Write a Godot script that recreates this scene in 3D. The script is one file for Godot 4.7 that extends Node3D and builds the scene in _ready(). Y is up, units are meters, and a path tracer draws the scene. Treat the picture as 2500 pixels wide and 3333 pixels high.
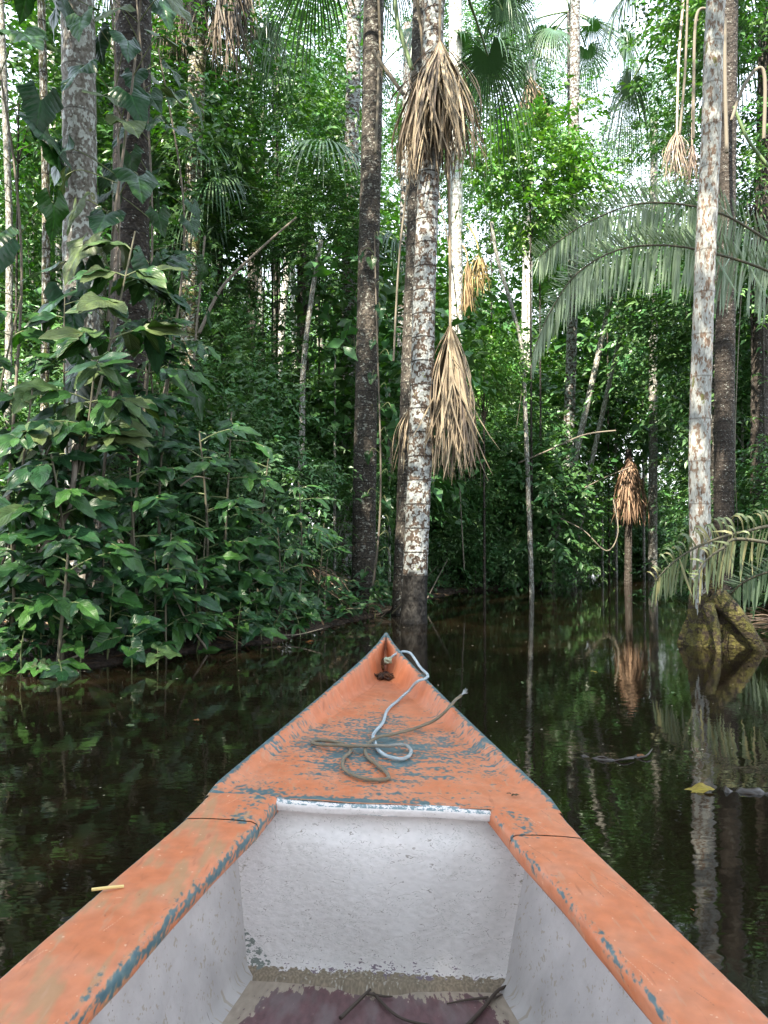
extends Node3D
# A narrow wooden canoe noses up a flooded palm-forest creek. Metres, y up, water level at y = 0, the camera looks along -z.

var taken := {}
var rng := RandomNumberGenerator.new()
var M := {}
var leaf_shapes := {}


# ------------------------------------------------------------------ mesh building
class MB:
	var v := PackedVector3Array()
	var uv := PackedVector2Array()
	var c := PackedColorArray()
	var ix := PackedInt32Array()
	var seams := PackedInt32Array()

	func p(at: Vector3, t := Vector2.ZERO, col := Color.WHITE) -> int:
		v.append(at); uv.append(t); c.append(col)
		return v.size() - 1

	func tri(a: int, b: int, d: int) -> void:
		ix.append(a); ix.append(b); ix.append(d)

	# rows run away from you, columns to the right: the face looks at you
	func sheet(first: int, rows: int, cols: int, flip := false) -> void:
		for i in rows - 1:
			for k in cols - 1:
				var a := first + i * cols + k
				if flip:
					tri(a, a + cols + 1, a + cols); tri(a, a + 1, a + cols + 1)
				else:
					tri(a, a + cols, a + cols + 1); tri(a, a + cols + 1, a + 1)

	func tube(pts: PackedVector3Array, rad: PackedFloat32Array, sides: int, col := Color.WHITE, vscale := 1.0, cap := true) -> void:
		var n := pts.size()
		var first := v.size()
		var t := (pts[1] - pts[0]).normalized()
		var a := t.cross(Vector3.FORWARD if absf(t.z) < 0.8 else Vector3.RIGHT).normalized()
		var run := 0.0
		for i in n:
			var t2 := (pts[mini(i + 1, n - 1)] - pts[maxi(i - 1, 0)]).normalized()
			a = (a - t2 * a.dot(t2)).normalized()
			var b := t2.cross(a)
			if i > 0:
				run += pts[i].distance_to(pts[i - 1])
			for k in sides + 1:
				var w := TAU * k / sides
				p(pts[i] + (a * cos(w) + b * sin(w)) * rad[i], Vector2(float(k) / sides, run * vscale), col)
			seams.append(first + i * (sides + 1)); seams.append(first + i * (sides + 1) + sides)
		sheet(first, n, sides + 1)
		if cap:
			var e := p(pts[n - 1], Vector2(0.5, run * vscale), col)
			var l := first + (n - 1) * (sides + 1)
			for k in sides:
				tri(l + k, e, l + k + 1)
			var e0 := p(pts[0], Vector2(0.5, 0), col)
			for k in sides:
				tri(first + k + 1, e0, first + k)

	func mesh() -> ArrayMesh:
		var n := PackedVector3Array()
		n.resize(v.size())
		for i in range(0, ix.size(), 3):
			var f := (v[ix[i + 2]] - v[ix[i]]).cross(v[ix[i + 1]] - v[ix[i]])
			n[ix[i]] += f; n[ix[i + 1]] += f; n[ix[i + 2]] += f
		for i in range(0, seams.size(), 2):
			var s := n[seams[i]] + n[seams[i + 1]]
			n[seams[i]] = s; n[seams[i + 1]] = s
		for i in n.size():
			n[i] = n[i].normalized() if n[i].length_squared() > 1e-20 else Vector3.UP
		var arr := []
		arr.resize(Mesh.ARRAY_MAX)
		arr[Mesh.ARRAY_VERTEX] = v; arr[Mesh.ARRAY_NORMAL] = n; arr[Mesh.ARRAY_TEX_UV] = uv
		arr[Mesh.ARRAY_COLOR] = c; arr[Mesh.ARRAY_INDEX] = ix
		var m := ArrayMesh.new()
		m.add_surface_from_arrays(Mesh.PRIMITIVE_TRIANGLES, arr)
		return m


func numbered(called: String) -> String:
	taken[called] = taken.get(called, -1) + 1
	return called if taken[called] == 0 else "%s_%03d" % [called, taken[called]]


func thing(called: String, label: String, category: String, at := Vector3.ZERO, group := "") -> Node3D:
	var o := Node3D.new()
	o.name = numbered(called)
	add_child(o)
	o.position = at
	tag(o, label, category, group)
	return o


func tag(o: Node3D, label: String, category: String, group := "") -> Node3D:
	o.set_meta("label", label)
	o.set_meta("category", category)
	if group:
		o.set_meta("group", group)
	return o


func part(parent: Node, called: String, m: Mesh, mat: Material, x := Transform3D.IDENTITY) -> MeshInstance3D:
	var o := MeshInstance3D.new()
	o.name = numbered(called) if parent == self else called
	o.mesh = m
	o.material_override = mat
	parent.add_child(o, true)
	o.transform = x
	return o


func structure(called: String, m: Mesh, mat: Material, label: String) -> MeshInstance3D:
	var o := part(self, called, m, mat)
	o.set_meta("kind", "structure"); o.set_meta("label", label)
	return o


func curve(pts: Array, n: int) -> PackedVector3Array:
	var out := PackedVector3Array()
	var last := pts.size() - 1
	for i in n + 1:
		var t := float(i) / n * last
		var k := mini(int(t), last - 1)
		var a: Vector3 = pts[maxi(k - 1, 0)]
		var b: Vector3 = pts[k]
		var d: Vector3 = pts[k + 1]
		var e: Vector3 = pts[mini(k + 2, last)]
		out.append(b.cubic_interpolate(d, a, e, t - k))
	return out


func radii(n: int, a: float, b: float) -> PackedFloat32Array:
	var r := PackedFloat32Array()
	for i in n:
		r.append(lerpf(a, b, float(i) / maxi(n - 1, 1)))
	return r


func look(at: Vector3, dir: Vector3, up: Vector3, size: float) -> Transform3D:
	var u := up - dir * up.dot(dir)
	if u.length() < 0.05:
		u = dir.cross(Vector3.RIGHT)
	return Transform3D(Basis.looking_at(dir, u) * Basis.from_scale(Vector3.ONE * size), at)


func rr(a: float, b: float) -> float:
	return rng.randf_range(a, b)


func ball() -> Vector3:
	return Vector3(rng.randfn(), rng.randfn(), rng.randfn()).normalized()


func table(t: Array, x: float) -> float:
	for i in t.size() - 1:
		if x <= t[i + 1][0]:
			return lerpf(t[i][1], t[i + 1][1], clampf((x - t[i][0]) / (t[i + 1][0] - t[i][0]), 0.0, 1.0))
	return t[t.size() - 1][1]


# ------------------------------------------------------------------ textures
func noise_map(w: int, h: int, freq: float, sd: int, octaves := 4, type := FastNoiseLite.TYPE_SIMPLEX_SMOOTH) -> PackedByteArray:
	var f := FastNoiseLite.new()
	f.seed = sd; f.frequency = freq; f.noise_type = type
	f.fractal_octaves = octaves
	var im := f.get_seamless_image(w, h, false, false, 0.15, true)
	im.convert(Image.FORMAT_L8)
	return im.get_data()


func picture(w: int, h: int, bytes: PackedByteArray) -> ImageTexture:
	return ImageTexture.create_from_image(Image.create_from_data(w, h, false, Image.FORMAT_RGB8, bytes))


func relief(w: int, h: int, freq: float, sd: int, strength: float, octaves := 4) -> ImageTexture:
	var im := Image.create_from_data(w, h, false, Image.FORMAT_L8, noise_map(w, h, freq, sd, octaves))
	im.convert(Image.FORMAT_RGBA8)
	im.bump_map_to_normal_map(strength)
	return ImageTexture.create_from_image(im)


# ringed palm bark with lichen: eight rings to a tile; colours are what the bark and the lichen are
func bark(sd: int, light: Color, dark: Color, lichen: Color, cover: float, flecks: float, moss: float, ringed: float) -> ImageTexture:
	var w := 384
	var h := 1024
	var a := noise_map(w, h, 0.022, sd, 5)
	var b := noise_map(w, h, 0.06, sd + 1, 4)
	var d := noise_map(w, h, 0.045, sd + 2, 2)
	var e := noise_map(w, h, 0.007, sd + 3, 3)
	var out := PackedByteArray()
	out.resize(w * h * 3)
	var green := Color(0.33, 0.34, 0.12)
	var r := RandomNumberGenerator.new()
	r.seed = sd
	var tone := []
	for i in 9:
		tone.append(r.randf_range(0.8, 1.15))
	for y in h:
		var f := float(y) / h * 8.0
		var tn: float = tone[int(f)]
		f = minf(f - floorf(f), ceilf(f) - f)
		for x in w:
			var i := y * w + x
			var n1 := a[i] / 255.0
			var n2 := b[i] / 255.0
			var col := dark.lerp(light, clampf(n2 * 1.5 - 0.25, 0, 1) * tn)
			var m := n1 + 0.4 * (n2 - 0.5) - (1.0 - cover)
			if m > 0.0:
				col = col.lerp(lichen, clampf(m * 14.0, 0, 0.95) * (0.75 + 0.25 * n2))
			if d[i] / 255.0 > 1.0 - flecks:
				col = col.lerp(lichen.lightened(0.1), 0.9)
			if e[i] / 255.0 + 0.25 * (n2 - 0.5) > 1.0 - moss:
				col = col.lerp(green, 0.65)
			if f < (0.012 + 0.05 * n1 * n2) * (0.4 + 0.6 * ringed):
				col = col.lerp(dark * 0.55, 0.85 * ringed * clampf(n2 * 2.5 - 0.4 + ringed * 0.5, 0, 1))
			out[i * 3] = int(clampf(col.r, 0, 1) * 255); out[i * 3 + 1] = int(clampf(col.g, 0, 1) * 255); out[i * 3 + 2] = int(clampf(col.b, 0, 1) * 255)
	return picture(w, h, out)


# veins and blotches of a broad leaf: [albedo, normal]
func leaf_pictures(veins: float, slant: float) -> Array:
	var w := 256
	var a := noise_map(w, w, 0.02, 5, 4)
	var b := noise_map(w, w, 0.11, 6, 2)
	var out := PackedByteArray()
	out.resize(w * w * 3)
	var hi := PackedByteArray()
	hi.resize(w * w)
	for y in w:
		var v := float(y) / w
		for x in w:
			var i := y * w + x
			var u := absf(float(x) / w - 0.5) * 2.0
			var q := v * veins - u * slant
			q = absf(q - roundf(q))
			var g := 0.70 + 0.18 * (a[i] / 255.0 - 0.5)
			var col := Color(g * 0.97, g, g * 0.92)
			var vein := clampf(1.0 - q * 14.0, 0, 1) * 0.35 * (1.0 - u * 0.7)
			vein = maxf(vein, clampf(1.0 - u * 22.0, 0, 1) * 0.8)
			col = col.lerp(Color(0.88, 0.95, 0.72), vein)
			if b[i] > 205:
				col = col.lerp(Color(0.9, 0.9, 0.82), 0.45)
			if a[i] < 52:
				col = col.lerp(Color(0.62, 0.55, 0.32), 0.5)
			out[i * 3] = int(col.r * 255); out[i * 3 + 1] = int(col.g * 255); out[i * 3 + 2] = int(col.b * 255)
			hi[i] = int(clampf(0.35 + 0.5 * sqrt(minf(q * 2.2, 1.0)) * (0.3 + 0.7 * minf(u * 3.0, 1.0)) - 0.3 * clampf(1.0 - u * 14.0, 0, 1) + 0.12 * (a[i] / 255.0 - 0.5), 0, 1) * 255)
	var im := Image.create_from_data(w, w, false, Image.FORMAT_L8, hi)
	im.convert(Image.FORMAT_RGBA8)
	im.bump_map_to_normal_map(5.0)
	return [picture(w, w, out), ImageTexture.create_from_image(im)]


func mat(called: String, col: Color, rough: float, tex: Texture2D = null) -> StandardMaterial3D:
	var m := StandardMaterial3D.new()
	m.resource_name = called
	m.albedo_color = col
	m.roughness = rough
	m.albedo_texture = tex
	M[called] = m
	return m


func lin(r: float, g: float, b: float) -> Color:
	return Color(r, g, b).linear_to_srgb()


func foliage(called: String, col: Color, rough: float, through: Color, pics: Array = []) -> StandardMaterial3D:
	var m := mat(called, col, rough)
	m.vertex_color_use_as_albedo = pics.is_empty()
	m.backlight_enabled = true
	m.backlight = through
	if pics:
		m.albedo_texture = pics[0]
		m.normal_enabled = true
		m.normal_texture = pics[1]
		m.normal_scale = 0.8
		m.metallic_specular = 0.38
	return m


func materials() -> void:
	var bumps := relief(256, 256, 0.05, 31, 6.0)
	for k in [
		["bark_lichen", 11, Color(0.42, 0.36, 0.31), Color(0.21, 0.165, 0.135), Color(0.63, 0.655, 0.655), 0.55, 0.24, 0.05],
		["bark_brown", 21, Color(0.36, 0.33, 0.295), Color(0.16, 0.145, 0.13), Color(0.60, 0.61, 0.58), 0.30, 0.15, 0.10],
		["bark_dark", 31, Color(0.29, 0.255, 0.225), Color(0.13, 0.11, 0.095), Color(0.62, 0.64, 0.62), 0.20, 0.17, 0.0],
		["bark_sunlit_white", 45, Color(0.72, 0.70, 0.66), Color(0.52, 0.46, 0.40), Color(0.82, 0.83, 0.82), 0.68, 0.16, 0.0],  # whiter copy of the pale bark, sun glare put into its colour
		["bark_pale", 41, Color(0.55, 0.51, 0.46), Color(0.40, 0.31, 0.25), Color(0.64, 0.655, 0.64), 0.62, 0.18, 0.08],
		["bark_grey", 51, Color(0.58, 0.58, 0.55), Color(0.36, 0.33, 0.30), Color(0.72, 0.74, 0.72), 0.44, 0.15, 0.05],
		["bark_mossy", 61, Color(0.48, 0.45, 0.38), Color(0.24, 0.20, 0.15), Color(0.72, 0.74, 0.72), 0.46, 0.2, 0.34],
	]:
		var m := mat(k[0], Color.WHITE, 0.85, bark(k[1], k[2], k[3], k[4], k[5], k[6], k[7], 0.4 if k[0] in ["bark_pale", "bark_sunlit_white"] else (0.6 if k[0] == "bark_grey" else 1.0)))
		m.vertex_color_use_as_albedo = true
		m.normal_enabled = true
		m.normal_texture = bumps
		m.normal_scale = 0.7
	var pics := leaf_pictures(9.0, 3.2)
	foliage("leaf_dark", lin(0.045, 0.115, 0.042), 0.32, Color(0.30, 0.42, 0.12), pics)
	foliage("leaf_mid", lin(0.062, 0.170, 0.05), 0.32, Color(0.34, 0.48, 0.14), pics)
	foliage("leaf_blue", lin(0.042, 0.118, 0.056), 0.30, Color(0.26, 0.40, 0.16), pics)
	foliage("leaf_bright", lin(0.095, 0.235, 0.06), 0.40, Color(0.45, 0.6, 0.15), pics)
	foliage("leaf_olive", lin(0.16, 0.21, 0.09), 0.45, Color(0.42, 0.5, 0.2), pics)
	foliage("leaf_dusty", lin(0.13, 0.215, 0.085), 0.42, Color(0.3, 0.4, 0.2), pics)
	foliage("leaf_yellow", lin(0.55, 0.38, 0.06), 0.5, Color(0.5, 0.4, 0.1), pics)
	foliage("leaf_rust", lin(0.34, 0.12, 0.035), 0.6, Color(0.3, 0.15, 0.05), pics)
	foliage("leaf_brown", lin(0.13, 0.075, 0.04), 0.7, Color(0.1, 0.06, 0.03), pics)
	foliage("leaflets", Color.WHITE, 0.42, Color(0.36, 0.5, 0.14))
	foliage("fan_green", Color.WHITE, 0.36, Color(0.32, 0.45, 0.15))
	foliage("straw", Color.WHITE, 0.7, Color(0.2, 0.17, 0.1))
	mat("stem_green", lin(0.14, 0.17, 0.07), 0.6)
	mat("stem_brown", lin(0.10, 0.092, 0.06), 0.8)
	mat("petiole_dry", lin(0.175, 0.15, 0.115), 0.8)
	mat("petiole_green", lin(0.12, 0.18, 0.07), 0.5)
	mat("vine_wood", lin(0.17, 0.145, 0.115), 0.85)


# ------------------------------------------------------------------ leaves
# one blade along -z from its stalk at the origin, one unit long; kinds: broad, lance, heart, arrow
func leaf_shape(kind: String, variant: int) -> ArrayMesh:
	var key := kind + str(variant)
	if leaf_shapes.has(key):
		return leaf_shapes[key]
	var r := RandomNumberGenerator.new()
	r.seed = hash(key)
	var droop := r.randf_range(0.08, 0.32)
	var fold := r.randf_range(0.1, 0.4)
	var wave := r.randf_range(0.02, 0.07)
	var bend := r.randf_range(-0.12, 0.12)
	var lobed := kind == "heart" or kind == "arrow"
	var notch := 0.24 if lobed else 0.0
	var b := MB.new()
	var rows := 11
	for side in [-1.0, 1.0]:
		var first := b.v.size()
		for i in rows:
			var t := float(i) / (rows - 1)
			var w := 0.0
			match kind:
				"broad": w = 0.235 * pow(sin(PI * pow(t, 0.85)), 0.75) * (1.0 - 0.25 * t)
				"lance": w = 0.12 * pow(sin(PI * pow(t, 0.8)), 0.8)
				"heart": w = 0.43 * pow(maxf(1.0 - pow(t, 1.5), 0.0), 0.85) * minf(1.0, 0.55 + t * 3.0)
				"arrow": w = 0.40 * pow(maxf(1.0 - pow(t, 1.25), 0.0), 0.9) * minf(1.0, 0.5 + t * 2.4) * (1.0 + 0.10 * sin(t * 21.0 + variant))
			if kind == "broad" and i % 2 == 1:
				w *= 1.05
			var inner := 0.15 * sqrt(1.0 - t / notch) if t < notch else 0.0
			for k in 4:
				var x := lerpf(minf(inner, w * 0.7), w, k / 3.0)
				var z := t - notch
				var y := fold * x * (1.0 - 0.5 * t) - droop * z * z + wave * sin(t * 13.0 + side * 2.0 + variant) * x * 4.0
				if kind == "arrow":
					y -= x * x * 0.9
				b.p(Vector3(side * x + bend * z * z, y, -z), Vector2(0.5 + side * 0.5 * x / 0.44 if lobed else 0.5 + side * 0.5 * (k / 3.0), t))
		b.sheet(first, rows, 4, side < 0.0)
	leaf_shapes[key] = b.mesh()
	return leaf_shapes[key]


func pick(a: Array) -> Variant:
	return a[rng.randi() % a.size()]


func add_leaf(o: Node3D, kind: String, m: Array, at: Vector3, dir: Vector3, up: Vector3, size: float) -> void:
	part(o, "leaf", leaf_shape(kind, rng.randi() % 6), M[pick(m)], look(at, dir.normalized(), up, size))


# a leafy sapling or shrub: stem, branches and single leaves, all turned a little towards the open creek
func leafy(called: String, label: String, category: String, base: Vector3, tip: Vector3, s: Dictionary, group := "") -> Node3D:
	rng.seed = hash(label)
	var o := thing(called, label, category, base, group)
	var top := tip - base
	var light: Vector3 = s.get("light", Vector3(0.3, 1.0, 0.75))
	var bow := Vector3(rr(-1, 1), 0, rr(-1, 1)) * top.length() * 0.06
	var stem := curve([Vector3(0, -0.2, 0), top * 0.35 + bow, top * 0.7 + bow * 0.7, top], 12)
	var b := MB.new()
	var sr: float = s.get("stem", 0.014)
	b.tube(stem, radii(13, sr, sr * 0.4), 7)
	part(o, "stem", b.mesh(), M[s.get("bark", "stem_brown")])
	var nb: int = s.branches
	var per: int = s.leaves
	var size: float = s.size
	for j in nb:
		var t := lerpf(s.get("from", 0.3), 1.0, (j + rr(0.0, 0.6)) / nb)
		t = minf(t, 1.0)
		var at := stem[int(t * 12)]
		var az := j * 2.4 + rr(-0.5, 0.5)
		var el := rr(0.05, 0.7)
		var out := Vector3(sin(az) * cos(el), sin(el), cos(az) * cos(el))
		var n: float = s.spread * rr(0.5, 1.0) * (1.15 - 0.5 * t)
		var sag: float = s.get("sag", 0.25)
		var tw := PackedVector3Array()
		for k in 5:
			var q := k / 4.0
			tw.append(at + out * n * q + Vector3.DOWN * sag * n * q * q)
		var tb := MB.new()
		tb.tube(tw, radii(5, sr * 0.45, sr * 0.2), 5)
		part(o, "branch", tb.mesh(), M[s.get("twig", "stem_green")])
		var along := (tw[4] - tw[2]).normalized()
		var side := along.cross(Vector3.UP).normalized()
		for k in per:
			var q := lerpf(0.3, 1.0, (k + 0.5) / per)
			var pt := at + out * n * q + Vector3.DOWN * sag * n * q * q
			var sd := -1.0 if k % 2 == 0 else 1.0
			var dir := along * rr(0.3, 0.9) + side * sd * rr(0.6, 1.0) + Vector3(0, rr(-0.75, 0.15) + s.get("lift", 0.0), 0)
			if k == per - 1:
				dir = along + Vector3(0, rr(-0.5, 0.1), 0)
			add_leaf(o, s.leaf, s.mats, pt, dir, light + ball() * 0.45, size * rr(0.5, 1.2))
	return o


# a climber whose big blades hang on stalks off a stem that winds up a trunk
func climber(called: String, label: String, pts: Array, radius: float, n: int, kind: String, size: float, m: Array) -> void:
	rng.seed = hash(label)
	var base: Vector3 = pts[0]
	var o := thing(called, label, "climbing plant", base)
	var path := curve(pts, 40)
	var b := MB.new()
	var wound := PackedVector3Array()
	for i in 41:
		var a := i * 0.11
		wound.append(path[i] - base + Vector3(sin(a), 0, cos(a)) * radius)
	b.tube(wound, radii(41, 0.018, 0.009), 7)
	part(o, "stem", b.mesh(), M.vine_wood)
	for j in n:
		var at := wound[clampi(int(40.0 * (j + rr(0, 0.8)) / n), 0, 40)]
		var az := rr(-1.7, 1.7) + 0.2
		var out := Vector3(sin(az), rr(0.1, 0.5), cos(az)).normalized()
		var n1 := size * rr(0.5, 1.1)
		var tb := MB.new()
		var hang := curve([at, at + out * n1 * 0.7 + Vector3.UP * 0.05, at + out * n1 + Vector3.DOWN * 0.05], 6)
		tb.tube(hang, radii(7, 0.006, 0.004), 5)
		part(o, "stalk", tb.mesh(), M.stem_green)
		var dir := out * rr(0.15, 0.8) + Vector3.DOWN * rr(0.6, 1.1) + ball() * 0.3
		add_leaf(o, kind, m, hang[6], dir, out + Vector3(0.1, 0.7, 0.4) + ball() * 0.4, size * rr(0.7, 1.15))


# small leaves on twigs, gathered in clumps: the crown of a tree or shrub as one mesh
func crown_mesh(size: Vector3, clumps: int, sprays: int, leaves: int, ll: float, lw: float, sd: int, tint: Color, holes := 0.0) -> ArrayMesh:
	var r := RandomNumberGenerator.new()
	r.seed = sd
	var b := MB.new()
	var centres := []
	for i in clumps:
		var d := Vector3(r.randfn(), r.randfn(), r.randfn()).normalized() * pow(r.randf(), 0.45)
		centres.append(Vector4(d.x * size.x, d.y * size.y, d.z * size.z, r.randf_range(0.25, 0.5)))
	for s in sprays:
		var c: Vector4 = centres[s % clumps]
		var off := Vector3(r.randfn(), r.randfn() * 0.7, r.randfn()) * 0.55 * c.w
		var at := Vector3(c.x, c.y, c.z) + off * minf(minf(size.x, size.y * 0.7), size.z) * 1.3
		var out := (Vector3(at.x / size.x, at.y / size.y * 0.5 + 0.15, at.z / size.z).normalized() + Vector3(r.randfn(), r.randfn(), r.randfn()) * 0.5).normalized()
		var n := ll * leaves * r.randf_range(0.28, 0.42)
		var side := out.cross(Vector3.UP).normalized()
		var tone := r.randf_range(0.65, 1.3)
		var warm := r.randf_range(0.8, 1.25)
		for k in leaves:
			var q := (k + 0.6) / leaves
			var pt := at + out * n * q + Vector3.DOWN * 0.3 * n * q * q
			var sdn := -1.0 if k % 2 == 0 else 1.0
			var dir := (out * r.randf_range(0.2, 0.9) + side * sdn * r.randf_range(0.5, 1.0) + Vector3(0, r.randf_range(-0.7, 0.2), 0) + Vector3(r.randfn(), r.randfn(), r.randfn()) * 0.2).normalized()
			var up := (Vector3(0.2, 1.0, 0.5) + Vector3(r.randfn(), r.randfn(), r.randfn()) * 0.5)
			var x := dir.cross(up).normalized()
			up = x.cross(dir)
			var l := ll * r.randf_range(0.6, 1.2)
			var w := l * lw * r.randf_range(0.8, 1.2)
			var t2 := tone * r.randf_range(0.8, 1.2)
			var col := Color(tint.r * t2 * warm, tint.g * t2, tint.b * t2)
			var i0 := b.p(pt, Vector2.ZERO, col)
			b.p(pt + dir * l * 0.45 - x * w + up * w * 0.3, Vector2.ZERO, col)
			b.p(pt + dir * l * 0.45, Vector2.ZERO, col)
			b.p(pt + dir * l * 0.45 + x * w + up * w * 0.3, Vector2.ZERO, col)
			b.p(pt + dir * l - up * l * 0.2, Vector2.ZERO, col)
			b.tri(i0, i0 + 1, i0 + 2); b.tri(i0, i0 + 2, i0 + 3)
			b.tri(i0 + 1, i0 + 4, i0 + 2); b.tri(i0 + 2, i0 + 4, i0 + 3)
	return b.mesh()


# ------------------------------------------------------------------ palms and trunks
# a ringed trunk through the given points, carried on straight down into the ground and up to the height TOP
func trunk_mesh(pts: Array, r0: float, r1: float, top: float, ring: float, lip: float, flare: float, stained := -9.0) -> ArrayMesh:
	var down: Vector3 = pts[pts.size() - 1] - pts[pts.size() - 2]
	var up: Vector3 = pts[0] - pts[1]
	var all := pts.duplicate()
	var lowest: Vector3 = all[all.size() - 1]
	if lowest.y > -0.25:
		all.append(lowest + down / down.y * (-0.3 - lowest.y))
	var first: Vector3 = all[0]
	if first.y < top:
		all.insert(0, first + up / up.y * (top - first.y))
	all.reverse()
	var base: Vector3 = all[0]
	var b := MB.new()
	var sides := 18
	var foot := base.y
	var step := ring / 6.0
	var n := int((top - foot) / step)
	var k := 0
	var line := PackedVector3Array()
	for i in n + 1:
		var y := foot + i * step
		while k < all.size() - 2 and all[k + 1].y < y:
			k += 1
		var t: float = clampf((y - all[k].y) / (all[k + 1].y - all[k].y), 0, 1)
		var before: Vector3 = all[maxi(k - 1, 0)]
		var after: Vector3 = all[mini(k + 2, all.size() - 1)]
		var a: Vector3 = all[k]
		var d: Vector3 = all[k + 1]
		var q := a.lerp(d, t).lerp(a.cubic_interpolate(d, before, after, t), 0.5)
		line.append(Vector3(q.x, y, q.z) - Vector3(base.x, 0, base.z))
	for i in n + 1:
		var h := i * step
		var f := fmod(i, 6.0) / 6.0
		var r := lerpf(r0, r1, clampf((line[i].y) / maxf(top, 1.0), 0, 1)) * (1.0 + flare * exp(-maxf(line[i].y, 0.0) / 0.35))
		r += lip * (1.0 if f < 0.1 else (-0.5 if f > 0.8 else 0.0))
		for s in sides + 1:
			var w := TAU * s / sides
			var wob := 1.0 + 0.025 * sin(w * 2.0 + h * 0.7) + 0.02 * sin(w * 3.0 - h * 1.9 + r0 * 90.0) + 0.008 * sin(w * 5.0 + h * 9.0)
			var col := Color(0.045, 0.038, 0.032) if line[i].y < stained + 0.03 * sin(w * 3.0 + 1.0) else Color.WHITE
			b.p(line[i] + Vector3(cos(w), 0, -sin(w)) * r * wob, Vector2(float(s) / sides, h / ring / 8.0), col)
		b.seams.append(i * (sides + 1)); b.seams.append(i * (sides + 1) + sides)
	b.sheet(0, n + 1, sides + 1)
	return b.mesh()


func trunk_base(pts: Array) -> Vector3:
	var down: Vector3 = pts[pts.size() - 1] - pts[pts.size() - 2]
	var low: Vector3 = pts[pts.size() - 1]
	if low.y > -0.25:
		low += down / down.y * (-0.3 - low.y)
	return Vector3(low.x, 0, low.z)


# a trunk as a thing: [points from the top down], width in metres, bark
func palm(called: String, label: String, pts: Array, width: float, bark_name: String, top: float, ring := 0.22, flare := 0.15, stained := -9.0, group := "") -> Node3D:
	var o := thing(called, label, "palm tree", trunk_base(pts), group)
	part(o, "trunk", trunk_mesh(pts, width * 0.53, width * 0.44, top, ring, width * 0.018, flare, stained), M[bark_name])
	o.set_meta("crown_at", top_of(pts, top) - o.position)
	return o


func top_of(pts: Array, top: float) -> Vector3:
	var up: Vector3 = pts[0] - pts[1]
	return pts[0] + up / up.y * (top - pts[0].y) if pts[0].y < top else pts[0]


# a green fan leaf on its stalk, leaving the trunk at the angle EL above the horizon towards -z
func fan_mesh(el: float, stalk: float, blade: float, segs: int, sd: int, tint: Color, droop := 0.55) -> ArrayMesh:
	var r := RandomNumberGenerator.new()
	r.seed = sd
	var b := MB.new()
	var d := Vector3(0, sin(el), -cos(el))
	var pts := PackedVector3Array()
	for i in 8:
		var q := i / 7.0
		pts.append(d * stalk * q + Vector3.DOWN * 0.22 * stalk * q * q)
	b.tube(pts, radii(8, 0.035, 0.016), 6, Color(0.13, 0.19, 0.08))
	var hub := pts[7]
	var ax := (pts[7] - pts[6]).normalized()
	ax = (ax + Vector3.DOWN * 0.35).normalized()
	var side := ax.cross(Vector3.UP).normalized()
	var nrm := side.cross(ax)
	var h0 := b.p(hub, Vector2.ZERO, tint)
	var ring0 := b.v.size()
	var span := 2.55
	for k in segs + 1:
		var th := lerpf(-span, span, float(k) / segs)
		var dk := ax * cos(th) + side * sin(th)
		b.p(hub + dk * blade * 0.2 + nrm * (0.06 if k % 2 == 0 else 0.0) * blade * 0.2, Vector2.ZERO, tint)
	for k in segs:
		b.tri(h0, ring0 + k, ring0 + k + 1)
	for k in segs:
		var th := lerpf(-span, span, (k + 0.5) / segs)
		var dk := (ax * cos(th) + side * sin(th)).normalized()
		var across := (side * cos(th) - ax * sin(th)).normalized()
		var l := blade * (0.78 + 0.22 * cos(th)) * r.randf_range(0.85, 1.1)
		var sag := droop * r.randf_range(0.7, 1.4)
		var prev := [ring0 + k, -1, ring0 + k + 1]
		var t2 := r.randf_range(0.75, 1.25)
		var col := Color(tint.r * t2 * r.randf_range(0.9, 1.2), tint.g * t2, tint.b * t2)
		for i in 4:
			var q := [0.4, 0.62, 0.82, 1.0][i] as float
			var w: float = blade * 0.0115 * [1.0, 1.0, 0.75, 0.1][i]
			var g := maxf(q - 0.25, 0.0)
			var at := hub + dk * l * (q - 0.25 * sag * g * g) + Vector3.DOWN * sag * l * g * g * 1.2
			var a0 := b.p(at - across * w + nrm * w * 0.4, Vector2.ZERO, col)
			var a1 := b.p(at, Vector2.ZERO, col)
			var a2 := b.p(at + across * w + nrm * w * 0.4, Vector2.ZERO, col)
			if prev[1] < 0:
				b.tri(prev[0], a0, a1); b.tri(prev[0], a1, prev[2]); b.tri(prev[2], a1, a2)
			else:
				b.tri(prev[0], a0, a1); b.tri(prev[0], a1, prev[1]); b.tri(prev[1], a1, a2); b.tri(prev[1], a2, prev[2])
			prev = [a0, a1, a2]
	return b.mesh()


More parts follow.
